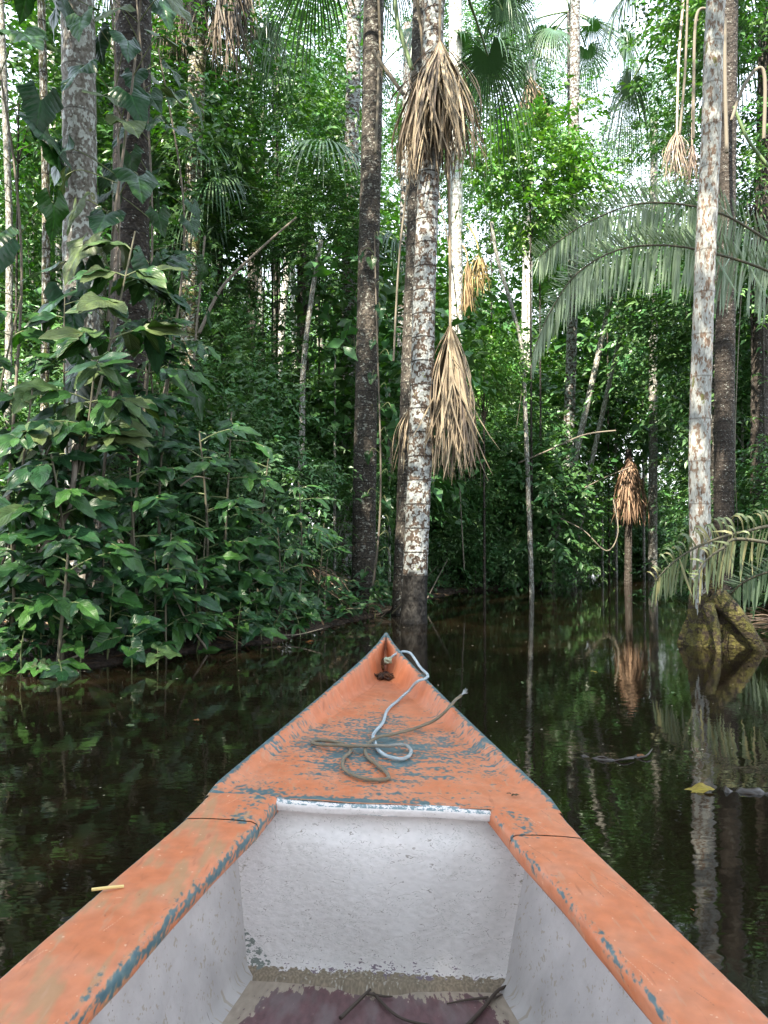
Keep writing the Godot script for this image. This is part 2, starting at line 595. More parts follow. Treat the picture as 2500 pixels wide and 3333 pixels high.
# a dead fan leaf that hangs from its apex at the origin like a closed umbrella
func dead_fan(length: float, spread: float, n: int, sd: int, col_a: Color, col_b: Color, stalk := 0.0, lean := Vector3.ZERO) -> ArrayMesh:
	var r := RandomNumberGenerator.new()
	r.seed = sd
	var b := MB.new()
	if stalk > 0.0:
		b.tube(curve([Vector3(0, -0.03, 0), Vector3(0, stalk * 0.5, 0) + lean * 0.3, Vector3(0, stalk, 0) + lean], 10), radii(11, 0.016, 0.022), 7, col_a.lerp(col_b, 0.4))
	var hub := b.p(Vector3(0, 0.02, 0), Vector2.ZERO, col_b)
	for k in n:
		var a := TAU * k / n * 1.0 + r.randf_range(-0.3, 0.3)
		var out := Vector3(cos(a), 0, sin(a))
		var across := Vector3(-sin(a), 0, cos(a))
		var l := length * (r.randf_range(0.72, 1.0) if k % 4 else r.randf_range(0.35, 0.8))
		var s := spread * (r.randf_range(0.45, 1.0) if k % 3 else r.randf_range(0.1, 0.6))
		var curl := r.randf_range(-0.15, 0.15) * length * (2.0 if k % 9 == 0 else 1.0)
		var col := col_a.lerp(col_b, r.randf()) * r.randf_range(0.55, 1.25)
		var tw := r.randf_range(-1.2, 1.2)
		var kx := r.randf_range(-0.18, 0.18)
		var kz := r.randf_range(-0.18, 0.18)
		var ky := r.randf_range(-0.05, 0.12)
		var w0 := r.randf_range(0.004, 0.012) * clampf(length, 0.6, 1.5)
		var last := [hub, hub, hub]
		for i in 8:
			var q := (i + 1) / 8.0
			var kink := maxf(q - 0.55, 0.0) * l
			var at := Vector3(0, -l * q, 0) + Vector3(kx, ky, kz) * kink + out * s * pow(sin(minf(q * 1.15, 1.0) * PI * 0.5), 1.1) * (1.0 - 0.18 * q) + across * curl * q * q + Vector3(sin(q * 9.0 + a * 3.0), 0, cos(q * 7.0 + a)) * 0.008
			var ac := across.rotated(Vector3.UP, tw * q)
			var w: float = w0 * [0.6, 0.9, 1.0, 1.0, 0.95, 0.8, 0.6, 0.12][i]
			var nr := ac.cross(Vector3.UP)
			var cq := Color(col.r, col.g, col.b)
			var a0 := b.p(at - ac * w, Vector2.ZERO, cq)
			var a1 := b.p(at + nr * w * 0.5, Vector2.ZERO, cq)
			var a2 := b.p(at + ac * w, Vector2.ZERO, cq)
			if i == 0:
				b.tri(hub, a0, a1); b.tri(hub, a1, a2)
			else:
				b.tri(last[0], a0, a1); b.tri(last[0], a1, last[1]); b.tri(last[1], a1, a2); b.tri(last[1], a2, last[2])
			last = [a0, a1, a2]
	return b.mesh()


const STRAW := Color(0.37, 0.295, 0.195)
const HUSK := Color(0.15, 0.112, 0.08)


func hang_dead(o: Node3D, at: Vector3, length: float, spread: float, n: int, sd: int, stalk := 0.0, lean := Vector3.ZERO, a := STRAW, b := HUSK) -> void:
	part(o, "dead_frond", dead_fan(length, spread, n, sd, a, b, stalk, lean), M.straw, Transform3D(Basis.IDENTITY, at - o.position))


var fans := []


func fan_crown(o: Node3D, at: Vector3, n: int, size: float, sd: int, low := false) -> void:
	if fans.is_empty():
		for i in 6:
			fans.append(fan_mesh([1.15, 0.8, 0.45, 0.15, -0.2, -0.6][i], 1.9, 1.25, 60, 300 + i, Color(0.055, 0.115, 0.055), [0.4, 0.55, 0.8, 1.05, 1.25, 1.4][i]))
	var r := RandomNumberGenerator.new()
	r.seed = sd
	for i in n:
		var k := i % 6 if not low else 2 + i % 4
		var x := Transform3D(Basis(Vector3.UP, i * 2.4 + r.randf_range(-0.4, 0.4)) * Basis.from_scale(Vector3.ONE * size * r.randf_range(0.85, 1.1)), at - o.position)
		part(o, "frond", fans[k], M.fan_green, x)


# one fan leaf whose hub sits at AT, its stalk coming from FROM
func fan_leaf(o: Node3D, at: Vector3, az: float, size: float, k: int) -> void:
	part(o, "frond", fans[k], M.fan_green, Transform3D(Basis(Vector3.UP, az) * Basis.from_scale(Vector3.ONE * size), at - o.position))


# a feather frond: midrib through the points, leaflets as parts (PER of every six hanging ones, and the standing ones too if BOTH; the rest joined)
func feather(o: Node3D, pts: Array, n: int, ll: float, lw: float, col: String, sd: int, hang: float, upper: float, tipfall := 0.0, per := 6, both := true) -> void:
	var rel := []
	for q: Vector3 in pts:
		rel.append(q - o.position)
	var path := curve(rel, 40)
	var b := MB.new()
	b.tube(path, radii(41, 0.020, 0.005), 7)
	var rib := part(o, "frond", b.mesh(), M.rachis)
	var r := RandomNumberGenerator.new()
	r.seed = sd
	var joined := SurfaceTool.new()
	var any := false
	for i in n:
		var t := (i + 0.5 + r.randf_range(-0.2, 0.2)) / n
		var j := mini(int(t * 40.0), 39)
		var at := path[j].lerp(path[j + 1], t * 40.0 - j)
		var along := (path[j + 1] - path[j]).normalized()
		var side := along.cross(Vector3.UP).normalized()
		var size := ll * (sin(PI * clampf(0.12 + t * 0.86, 0, 1)) * 0.55 + 0.45) * r.randf_range(0.8, 1.1)
		for s: float in [-1.0, 1.0]:
			if r.randf() < (0.05 if tipfall < 0.5 else 0.16): # torn off
				continue
			# one row hangs and the other stands or bends over
			var dir: Vector3
			var sz := size
			if s < 0.0:
				dir = Vector3.DOWN * hang + side * r.randf_range(0.1, 0.3) + along * r.randf_range(0.0, 0.22)
			else:
				dir = Vector3.UP * upper + side * r.randf_range(-0.5, -0.2) + along * r.randf_range(0.25, 0.5)
				sz *= 0.55 + 0.25 * tipfall
			if r.randf() < 0.08: # bent or broken
				dir += ball_of(r) * 0.6
				sz *= r.randf_range(0.5, 1.0)
			var up: Vector3 = -side * s + ball_of(r) * 0.2
			var m: Mesh = M["leaflet_mesh_%d" % (r.randi() % 3 + (3 if s > 0.0 and tipfall > 0.5 else 0))]
			var x := look(at, dir.normalized(), up, sz) * Transform3D(Basis.from_scale(Vector3(lw, 1, 1)), Vector3.ZERO)
			var tone := r.randi() % 3
			if i % 6 < per and (s < 0.0 or both):
				part(rib, "leaflet", m, M[col + str(tone)], x)
			else:
				joined.append_from(m, 0, x)
				any = true
	if any:
		var rest := part(rib, "leaflets", joined.commit(), M[col + "1"])
		rest.set_meta("kind", "stuff")


func ball_of(r: RandomNumberGenerator) -> Vector3:
	return Vector3(r.randfn(), r.randfn(), r.randfn()).normalized()


func feather_parts() -> void:
	for i in 6:
		var b := MB.new()
		for k in 7:
			var t := k / 6.0
			var w := 0.034 * pow(sin(PI * clampf(0.06 + t * 0.93, 0, 1)), 0.6)
			var bend := (0.05 + 0.05 * i) * t * t
			var reach := t
			if i >= 3: # a blade that stands, then folds over and hangs
				var fold := 2.3 + 0.3 * (i - 3)
				bend = 0.0
				reach = 0.0
				for q in int(t * 24.0):
					var th := fold * smoothstep(0.25, 0.75, q / 24.0)
					reach += cos(th) / 24.0
					bend += sin(th) / 24.0
			for c in 3:
				var x := (c - 1) * w
				b.p(Vector3(x, (0.25 * absf(x)) - bend, -reach), Vector2(c / 2.0, t))
		b.sheet(0, 7, 3)
		M["leaflet_mesh_%d" % i] = b.mesh()
	mat("rachis", lin(0.075, 0.068, 0.04), 0.6)
	for i in 3:
		foliage("feather_grey%d" % i, [lin(0.125, 0.18, 0.11), lin(0.155, 0.215, 0.135), lin(0.095, 0.15, 0.085)][i], 0.28, Color(0.22, 0.30, 0.12))
		foliage("feather_old%d" % i, [lin(0.13, 0.16, 0.075), lin(0.21, 0.20, 0.09), lin(0.09, 0.125, 0.06)][i], 0.5, Color(0.35, 0.33, 0.12))
		for k in ["feather_grey", "feather_old"]:
			M[k + str(i)].vertex_color_use_as_albedo = false


# ------------------------------------------------------------------ the canoe, in its own axes: bow towards -z, d = -z
const OUTER := [[-1.5, 0.60], [0.0, 0.585], [0.6, 0.556], [1.05, 0.503], [1.35, 0.455], [1.6, 0.412], [1.72, 0.392], [1.8, 0.385], [2.1, 0.314], [2.38, 0.242], [2.74, 0.147], [3.0, 0.077], [3.2, 0.030], [3.3, 0.012]]
const INNER := [[-1.5, 0.47], [0.0, 0.455], [0.6, 0.42], [0.98, 0.373], [1.14, 0.343], [1.35, 0.310], [1.58, 0.262], [1.75, 0.228]]


func sheer(d: float) -> float:
	var q := maxf(0.0, d - 1.6)
	return 0.5 + 0.03 * q * q + 0.05 * q


func plan(p: Vector3) -> Vector2:
	return Vector2((p.x + 0.64) / 1.28, (-p.z - 0.7) / 2.7)


func boat_paint() -> ImageTexture:
	var w := 800
	var h := 1600
	var a := noise_map(w, h, 0.010, 71, 4)
	var b := noise_map(w, h, 0.045, 72, 4)
	var c := noise_map(w, h, 0.10, 73, 3)
	# brush drag runs across the deck: a third pattern, stretched across
	var im := Image.create_from_data(w, h, false, Image.FORMAT_L8, noise_map(w, h, 0.05, 74, 4)).get_region(Rect2i(0, 0, w / 4, h))
	im.resize(w, h, Image.INTERPOLATE_CUBIC)
	var s := im.get_data()
	# scrapes along the rails: a fourth, stretched along the boat
	im = Image.create_from_data(w, h, false, Image.FORMAT_L8, noise_map(w, h, 0.06, 75, 4)).get_region(Rect2i(0, 0, w, h / 6))
	im.resize(w, h, Image.INTERPOLATE_CUBIC)
	var g := im.get_data()
	var orange := Color(0.70, 0.40, 0.25)
	var pale := Color(0.705, 0.455, 0.335)
	var teal := Color(0.20, 0.335, 0.375)
	var olive := Color(0.56, 0.47, 0.33)
	var out := PackedByteArray()
	out.resize(w * h * 3)
	for y in h:
		var d := (y + 0.5) / h * 2.7 + 0.7
		var ou := table(OUTER, d)
		var inn := table(INNER, d)
		for x in w:
			var i := y * w + x
			var px := (x + 0.5) / w * 1.28 - 0.64
			var ax := absf(px)
			var n1 := a[i] / 255.0
			var n2 := b[i] / 255.0
			var n3 := c[i] / 255.0
			var n4 := s[i] / 255.0
			var wear := 0.0
			if d < 1.75:
				var e := ax - inn
				wear = (0.57 if px < 0.0 else 0.43) - absf(e + (0.016 if px < 0.0 else 0.004)) / (0.062 if px < 0.0 else 0.05)
				wear = maxf(wear, 0.5 - (ou - ax) / 0.02)
				if d > 1.6:
					wear = maxf(wear, 0.42 - absf(e - 0.04) / 0.14)
			else:
				wear = 0.95 - (ou - ax) / 0.027
				wear = maxf(wear, 0.78 - (d - 1.745) / 0.075 - (0.35 if px > 0.1 else 0.0))
				wear = maxf(wear, 0.62 - absf(d - 2.16) / 1.1 - ax * 0.95)
				wear = maxf(wear, 0.55 - Vector2(px + 0.25, (d - 1.78) * 1.6).length() * 3.0)
			var patch := 0.20 * n1 + 0.36 * n4 + 0.44 * n3
			if d < 1.62:
				patch = 0.16 * n1 + 0.44 * g[i] / 255.0 + 0.40 * n3
			var m := wear * 0.62 + patch - 0.72
			var col := orange.lerp(pale, clampf(n1 * 1.7 - 0.5, 0, 0.8)) * (0.93 + 0.14 * n2)
			if px < 0.0 and d < 1.75:
				var st := clampf((n1 * 0.6 + 0.6 * g[i] / 255.0 - 0.62) * 3.0, 0, 0.55)
				col = col.lerp(olive, st)
			var scr := g[i] / 255.0
			if scr > 0.74:
				col = col.lerp(Color(0.66, 0.50, 0.40), clampf((scr - 0.74) * 5.0, 0, 0.5))
			elif scr < 0.22:
				col = col.lerp(Color(0.50, 0.28, 0.18), clampf((0.22 - scr) * 4.0, 0, 0.5))
			if n3 > 0.84 and n2 > 0.55:
				col = col.lerp(Color(0.85, 0.75, 0.66), 0.6)
			if n3 < 0.14 and n2 < 0.42:
				col = col.lerp(Color(0.4, 0.2, 0.12), 0.5)
			if m > -0.025 and m <= 0.0 and n3 > 0.45: # undercoat showing round the chips
				col = col.lerp(Color(0.62, 0.50, 0.43), 0.5)
			if m > 0.0:
				var tl := teal.lerp(Color(0.32, 0.42, 0.43), clampf(n2 * 1.6 - 0.5, 0, 1)).lerp(Color(0.10, 0.24, 0.30), clampf(n3 - 0.4, 0, 0.5))
				col = col.lerp(tl, clampf(m * 8.0, 0, 0.9))
			out[i * 3] = int(clampf(col.r, 0, 1) * 255); out[i * 3 + 1] = int(clampf(col.g, 0, 1) * 255); out[i * 3 + 2] = int(clampf(col.b, 0, 1) * 255)
	# scratches along the rails and across the deck
	var im3 := Image.create_from_data(w, h, false, Image.FORMAT_RGB8, out)
	var r := RandomNumberGenerator.new()
	r.seed = 78
	for k in 240:
		var a0 := Vector2(r.randf_range(0, w), r.randf_range(0, h))
		var dir := Vector2(r.randf_range(-1, 1), r.randf_range(-0.5, 0.5)) if a0.y > h * 0.4 else Vector2((0.35 if a0.x > w * 0.5 else -0.35) * -1.0 + r.randf_range(-0.3, 0.3), 1.0)
		var tone := Color(0.78, 0.62, 0.52) if r.randf() < 0.6 else Color(0.42, 0.27, 0.2)
		for q in r.randi_range(12, 90):
			var at := a0 + dir * q + Vector2(sin(q * 0.11), 0)
			if at.x >= 0 and at.y >= 0 and at.x < w and at.y < h and r.randf() < 0.75:
				im3.set_pixelv(Vector2i(at), im3.get_pixelv(Vector2i(at)).lerp(tone, 0.55))
	return ImageTexture.create_from_image(im3)


# KIND 0: the bulkhead, whitewash worn low down; 1: side planks; 2: the maroon floor
func inside_paint(kind: int) -> ImageTexture:
	var w := 768
	var h := 768
	var a := noise_map(w, h, 0.009, 81 + kind * 7, 4)
	var b := noise_map(w, h, 0.035, 82 + kind * 7, 5)
	var c := noise_map(w, h, 0.12, 83 + kind * 7, 3)
	var white := Color(0.82, 0.785, 0.775)
	var stain := Color(0.55, 0.50, 0.42)
	var purple := Color(0.38, 0.31, 0.36)
	var maroon := Color(0.40, 0.285, 0.295)
	var out := PackedByteArray()
	out.resize(w * h * 3)
	for y in h:
		for x in w:
			var i := y * w + x
			var n1 := a[i] / 255.0
			var n2 := b[i] / 255.0
			var n3 := c[i] / 255.0
			var u := (x + 0.5) / w
			var v := (y + 0.5) / h
			var col := white * (0.95 + 0.08 * n2)
			if kind == 0:
				var px := absf(u - 0.5)
				var low := 0.80 - v * 3.4 - absf(u - 0.55) * 0.8
				if low * 0.6 + 0.5 * n2 + 0.35 * n3 > 0.74:
					col = col.lerp(purple, 0.85)
				var edge := maxf((px - 0.36) * 6.0, 0.42 - v * 6.0)
				var m := edge + (n2 * 0.6 + n3 * 0.5) - 1.0
				if m > 0.0:
					col = col.lerp(stain * (0.55 + 0.5 * n3), clampf(m * 4.0, 0, 0.85))
				if n3 < 0.19 and n2 < 0.42:
					col = col.lerp(Color(0.42, 0.36, 0.30), 0.7)
				# grime along the foot of the panel, flaked paint and hairline cracks above, teal left on the nosing
				if v + 0.05 * (n2 - 0.5) < 0.085:
					col = Color(0.50, 0.44, 0.37) * (0.75 + 0.5 * n3)
				elif u < 0.24 - v * 0.5 and n2 * 0.7 + n3 * 0.3 > 0.50:
					col = col.lerp(Color(0.27, 0.31, 0.28), 0.7)
				if absf(n1 - 0.5) < 0.006 and n2 > 0.52 and v < 0.9:
					col = col.lerp(Color(0.45, 0.41, 0.38), 0.6)
				if absf(n1 - 0.62) < 0.05 and n3 > 0.66:
					col = col.lerp(Color(0.68, 0.66, 0.64), 0.7)
				if v > 0.935 and n2 * 0.6 + n3 * 0.4 > 0.49:
					col = col.lerp(Color(0.30, 0.40, 0.43), 0.75)
			elif kind == 1:
				col = Color(0.71, 0.68, 0.665) * (0.88 + 0.14 * n1)  # the bulkhead's whitewash toned darker, shade of the side walls put into the colour
				if n2 * 0.6 + n3 * 0.5 > 0.74:
					col = col.lerp(stain, 0.55)
				if n3 < 0.15 and n2 < 0.36:
					col = col.lerp(Color(0.2, 0.16, 0.15), 0.75)
			else:
				col = maroon * (0.85 + 0.3 * n2)
				col = col.lerp(Color(0.46, 0.42, 0.42), clampf(n1 * 2.0 - 0.9, 0, 0.6))
				var px := absf(u - 0.5)
				var edge := maxf((px - 0.37) * 7.0, (v - 0.915) * 14.0)
				if edge + n1 * 0.5 + n2 * 0.6 + n3 * 0.25 > 1.02:
					col = Color(0.63, 0.57, 0.51) * (0.86 + 0.2 * n2)
				if n3 > 0.86 and n2 > 0.6:
					col = Color(0.72, 0.68, 0.62)
			out[i * 3] = int(clampf(col.r, 0, 1) * 255); out[i * 3 + 1] = int(clampf(col.g, 0, 1) * 255); out[i * 3 + 2] = int(clampf(col.b, 0, 1) * 255)
	return picture(w, h, out)


# one side of the gunwale between two stations: outer face, rounded top, inner lip and its underside
func gunwale(side: float, d0: float, d1: float, drop := 0.0) -> ArrayMesh:
	var b := MB.new()
	var n := int((d1 - d0) / 0.05) + 1
	for i in n + 1:
		var d := lerpf(d0, d1, float(i) / n)
		var o := table(OUTER, d)
		var q := table(INNER, d)
		var y := sheer(d) - drop
		var wv := 0.0015 * sin(d * 23.0 + side)
		var prof := [[o - 0.004, -0.06], [o, -0.02], [o - 0.003, -0.007], [o - 0.011, -0.001], [lerpf(o, q, 0.3), 0.001], [lerpf(o, q, 0.65), 0.001], [q + 0.014, -0.001], [q + 0.004 + wv, -0.006], [q + wv, -0.016], [q + 0.001 + wv, -0.034], [q + 0.008, -0.042], [q + 0.10, -0.046]]
		for k: Array in prof:
			var p := Vector3(side * k[0], y + k[1], -d)
			b.p(p, plan(p + Vector3(side * (-0.5 * k[1] if k[0] > o - 0.02 else k[1]), 0, 0)))
	b.sheet(0, n + 1, 12, side > 0.0)
	if d1 < 1.7: # the end of the plank at the joint
		var l := b.v.size() - 12
		var e := []
		for k in 12:
			e.append(b.p(b.v[l + k], b.uv[l + k]))
		for k in range(1, 11):
			if side > 0.0:
				b.tri(e[0], e[k], e[k + 1])
			else:
				b.tri(e[0], e[k + 1], e[k])
	return b.mesh()


func deck_y(d: float) -> float:
	return 0.5 + 0.30 * (sheer(d) - 0.5)


func canoe() -> void:
	var x := Transform3D(Basis(Vector3.BACK, -0.05), Vector3.ZERO)
	x.origin = Vector3(0, 0.5, 0) - x.basis * Vector3(0, 0.5, 0)
	var o := thing("canoe", "orange wooden canoe with flaking teal edges and a whitewashed inside", "canoe")
	o.transform = x
	var fine := relief(512, 512, 0.03, 91, 5.0, 5)
	var paint := mat("paint", Color.WHITE, 0.5, boat_paint())
	paint.texture_repeat = false
	paint.normal_enabled = true
	paint.normal_texture = fine
	paint.normal_scale = 0.18
	var rough := mat("whitewash", Color.WHITE, 0.62, inside_paint(0))
	rough.texture_repeat = false
	rough.heightmap_enabled = false
	rough.normal_enabled = true
	rough.normal_texture = relief(768, 768, 0.03, 92, 9.0, 5)
	rough.normal_scale = 0.22
	var sides := mat("shaded_side_paint", Color.WHITE, 0.65, inside_paint(1))
	sides.normal_enabled = true
	sides.normal_texture = fine
	sides.normal_scale = 0.3
	var boards := mat("floor_paint", Color.WHITE, 0.6, inside_paint(2))
	boards.texture_repeat = false
	boards.normal_enabled = true
	boards.normal_texture = fine
	boards.normal_scale = 0.4
	for s in [-1.0, 1.0]:
		part(o, "gunwale", gunwale(s, -1.5, 1.613), paint)
		part(o, "bow_plank", gunwale(s, 1.615, 1.748, -0.001), paint)
		# bulwark of the bow: a low board that rises towards the stem
		var b := MB.new()
		var n := 44
		for i in n + 1:
			var d := lerpf(1.735, 3.3, float(i) / n)
			var u := table(OUTER, d)
			var rise := clampf((d - 1.735) / 0.1, 0, 1)
			var top := sheer(d) + 0.004 * rise
			var cap := minf(0.02, u * 0.8)
			var foot := minf(0.056, u * 0.99)
			var wv := 0.0012 * sin(d * 19.0 + s * 2.0)
			var y0 := deck_y(d)
			var prof := [[u - 0.012, y0 - 0.08], [u, top - 0.025], [u + 0.001, top - 0.006], [u - 0.004, top], [u - cap + 0.003, top + wv], [u - cap - 0.002, top - 0.004 * rise], [u - cap - (foot - cap) * 0.35, lerpf(top, y0, 0.45)], [u - cap - (foot - cap) * 0.65, lerpf(top, y0, 0.85)], [u - foot - 0.008 * rise, y0 + 0.001]]
			for k: Array in prof:
				var p := Vector3(s * maxf(k[0], 0.0), k[1], -d)
				b.p(p, plan(p))
		b.sheet(0, n + 1, 9, s > 0.0)
		part(o, "bulwark", b.mesh(), paint)
		# outer planking
		b = MB.new()
		for i in 49:
			var d := lerpf(-1.5, 3.3, i / 48.0)
			var u := table(OUTER, d)
			for k in 7:
				var q := k / 6.0
				var p := Vector3(s * maxf(u * (1.0 - 0.45 * q * q) - 0.006, 0.0), lerpf(sheer(d) - 0.03, -0.16, q), -d + 0.12 * q * clampf((d - 2.4), 0, 1))
				b.p(p, plan(p))
		b.sheet(0, 49, 7, s < 0.0)
		part(o, "hull_side", b.mesh(), paint)
		# inner planking under the gunwale, curving into the floor
		b = MB.new()
		for i in 41:
			var d := lerpf(-1.5, 1.76, i / 40.0)
			var q := table(INNER, d) + 0.088
			var prof := [[q, 0.47], [q - 0.018, 0.38], [q - 0.038, 0.29], [q - 0.051, 0.225], [q - 0.057, 0.195], [q - 0.064, 0.178], [q - 0.084, 0.1665]]
			for k in 7:
				b.p(Vector3(s * prof[k][0], prof[k][1], -d), Vector2(d * 1.1, prof[k][1] * 1.3 + k * 0.02))
		b.sheet(0, 41, 7, s < 0.0)
		part(o, "inner_planking", b.mesh(), sides)
	# deck
	var b := MB.new()
	var n := 40
	for i in n + 1:
		var d := lerpf(1.744, 3.24, float(i) / n)
		var half := maxf(table(OUTER, d) - minf(0.045, table(OUTER, d) * 0.9), 0.004)
		half = lerpf(table(OUTER, d) - 0.012, half, smoothstep(1.77, 1.86, d))
		for k in 21:
			var px := lerpf(-half, half, k / 20.0)
			var p := Vector3(px, deck_y(d) + 0.0012 * sin(px * 31.0 + d * 11.0) + 0.002, -d)
			b.p(p, plan(p))
	b.sheet(0, n + 1, 21)
	part(o, "deck", b.mesh(), paint)
	# rounded nosing along the deck's edge, then the bulkhead below it
	b = MB.new()
	var prof := [[1.752, 0.5036], [1.742, 0.5028], [1.735, 0.499], [1.733, 0.492], [1.736, 0.482]]
	for k in 5:
		for i in 21:
			var px := lerpf(-0.235, 0.235, i / 20.0)
			b.p(Vector3(px, prof[4 - k][1] + 0.0015 * sin(px * 17.0), -prof[4 - k][0] + 0.001 * sin(px * 29.0)), Vector2(px / 0.62 + 0.5, 0.9 + 0.02 * k))
	b.sheet(0, 5, 21)
	part(o, "nosing", b.mesh(), rough)
	b = MB.new()
	var drops := [[1.60, 0.164], [1.635, 0.1655], [1.655, 0.169], [1.669, 0.178], [1.679, 0.197], [1.686, 0.225], [1.694, 0.27], [1.703, 0.32], [1.712, 0.37], [1.722, 0.415], [1.735, 0.44], [1.754, 0.455], [1.762, 0.470], [1.755, 0.480], [1.735, 0.483]]
	for k in drops.size():
		for i in 33:
			var q := i / 16.0 - 1.0
			var px := q * 0.345
			var bend := 0.035 * pow(absf(q), 16.0)
			var lump := 0.002 * sin(px * 23.0 + k * 0.8) + 0.0015 * sin(px * 51.0 - k)
			b.p(Vector3(px, drops[k][1], -(drops[k][0] - bend + lump)), Vector2(px / 0.70 + 0.5, clampf((drops[k][1] - 0.15) / 0.35, 0.01, 0.99)))
	b.sheet(0, drops.size(), 33)
	part(o, "bulkhead", b.mesh(), rough)
	b = MB.new()
	for i in 31:
		var d := lerpf(-1.5, 1.64, i / 30.0)
		for k in 11:
			var q := k / 5.0 - 1.0
			var px: float = q * (table(INNER, d) + 0.012)
			b.p(Vector3(px, 0.1665 - 0.002 * cos(q * PI), -d), Vector2(q * 0.5 + 0.5, clampf((d - 0.4) / 1.3, 0, 1)))
	b.sheet(0, 31, 11)
	part(o, "floor", b.mesh(), boards)
	# added benches, out of view further aft, put there to shade the inner sides
	for d: float in [0.66, -0.35]:
		b = MB.new()
		for e in [[0.0, 0.40], [0.0, 0.425], [0.30, 0.425], [0.30, 0.40], [0.0, 0.40]]:
			for k in 2:
				b.p(Vector3((k * 2 - 1) * (table(INNER, d) + 0.05), e[1], -(d + e[0])), Vector2(k, e[0]))
		b.sheet(0, 5, 2)
		part(o, "added_bench", b.mesh(), sides)
	# stem cap: the little triangular board in the very point of the bow
	b = MB.new()
	for i in 6:
		var d := lerpf(3.12, 3.3, i / 5.0)
		var u := table(OUTER, d)
		var y := lerpf(deck_y(3.12), sheer(3.3) + 0.006, pow(i / 5.0, 1.2))
		for k in 5:
			var q := k / 2.0 - 1.0
			var p := Vector3(q * u * 0.75, y + 0.012 * (1.0 - absf(q)) * (1.0 - i / 5.0 * 0.5), -d)
			b.p(p, plan(p))
	b.sheet(0, 6, 5)
	part(o, "stem_board", b.mesh(), paint)


func rope() -> void:
	var pts := [Vector3(0.015, 0.610, -3.041), Vector3(0.044, 0.629, -3.055), Vector3(0.076, 0.638, -3.067), Vector3(0.103, 0.639, -3.002), Vector3(0.126, 0.625, -2.812), Vector3(0.151, 0.607, -2.739), Vector3(0.140, 0.601, -2.706), Vector3(0.111, 0.593, -2.686), Vector3(0.088, 0.558, -2.724), Vector3(0.051, 0.535, -2.681), Vector3(0.010, 0.531, -2.534), Vector3(-0.002, 0.527, -2.401), Vector3(-0.030, 0.525, -2.258), Vector3(-0.025, 0.523, -2.187), Vector3(-0.018, 0.521, -2.133), Vector3(-0.002, 0.519, -2.082), Vector3(0.035, 0.516, -2.049), Vector3(0.063, 0.515, -2.073), Vector3(0.072, 0.518, -2.126), Vector3(0.053, 0.524, -2.152), Vector3(0.011, 0.529, -2.126), Vector3(-0.036, 0.532, -2.115), Vector3(-0.085, 0.534, -2.106), Vector3(-0.129, 0.533, -2.117), Vector3(-0.167, 0.530, -2.131), Vector3(-0.196, 0.530, -2.153), Vector3(-0.180, 0.530, -2.178), Vector3(-0.133, 0.528, -2.168), Vector3(-0.093, 0.525, -2.132), Vector3(-0.089, 0.523, -2.088), Vector3(-0.103, 0.523, -2.027), Vector3(-0.100, 0.521, -1.954), Vector3(-0.068, 0.518, -1.900), Vector3(-0.025, 0.516, -1.877), Vector3(0.010, 0.514, -1.895), Vector3(0.004, 0.515, -1.942), Vector3(-0.020, 0.518, -1.999), Vector3(-0.043, 0.520, -2.056), Vector3(-0.050, 0.524, -2.122), Vector3(-0.038, 0.529, -2.162), Vector3(-0.016, 0.532, -2.204), Vector3(0.032, 0.528, -2.255), Vector3(0.105, 0.525, -2.348), Vector3(0.157, 0.539, -2.385), Vector3(0.190, 0.566, -2.390), Vector3(0.216, 0.580, -2.440), Vector3(0.241, 0.590, -2.481)]
	var path := curve(pts, 520)
	var at := path[0]
	var o := thing("rope", "frayed pale blue rope, muddy brown towards its loose end, coiled on the deck", "rope", at)
	var b := MB.new()
	var sides := 10
	var t := (path[1] - path[0]).normalized()
	var a := t.cross(Vector3.UP).normalized()
	for i in path.size():
		t = (path[mini(i + 1, 520)] - path[maxi(i - 1, 0)]).normalized()
		a = (a - t * a.dot(t)).normalized()
		var c := t.cross(a)
		var f := smoothstep(0.30, 0.50, i / 520.0)
		for k in sides + 1:
			var w := TAU * k / sides
			var strand := cos(w * 3.0 - i * 0.55)
			var r := 0.0046 * (1.0 + 0.10 * strand)
			var fleck := 0.5 + 0.5 * sin(i * 1.7 + k * 2.1)
			var white := Color(0.34, 0.38, 0.40).lerp(Color(0.16, 0.24, 0.28), 0.6 if strand > 0.35 else 0.0)
			var brown := Color(0.16, 0.115, 0.07).lerp(Color(0.07, 0.09, 0.08), 0.7 if strand > 0.5 else 0.0)
			b.p(path[i] - at + (a * cos(w) + c * sin(w)) * r, Vector2(k / 10.0, i * 0.02), white.lerp(brown, clampf(f + 0.15 * (fleck - 0.5), 0, 1)))
		b.seams.append(i * (sides + 1)); b.seams.append(i * (sides + 1) + sides)
	b.sheet(0, path.size(), sides + 1)
	var m := mat("rope_yarn", Color.WHITE, 0.9)
	m.vertex_color_use_as_albedo = true
	part(o, "cord", b.mesh(), m)
	# the knot where it is made fast, and the frayed end
	b = MB.new()
	rng.seed = 5
	var kn := []
	for i in 14:
		var w := i * 1.15
		kn.append(Vector3(cos(w) * 0.011, sin(w * 1.4) * 0.008, sin(w) * 0.009 + i * 0.001))
	b.tube(curve(kn, 90), radii(91, 0.0048, 0.0048), 8, Color(0.30, 0.33, 0.24))
	part(o, "knot", b.mesh(), m)
	b = MB.new()
	var dir := (path[520] - path[505]).normalized()
	for i in 26:
		var d := (dir + ball() * 0.35).normalized()
		b.tube(PackedVector3Array([path[519] - at, path[519] - at + dir * 0.012 + d * 0.006, path[519] - at + dir * 0.016 + d * rr(0.014, 0.028)]), radii(3, 0.0013, 0.0006), 4, Color(0.22, 0.20, 0.17).lerp(Color(0.34, 0.38, 0.40), rng.randf()), 1.0, false)
	part(o, "frayed_end", b.mesh(), m)


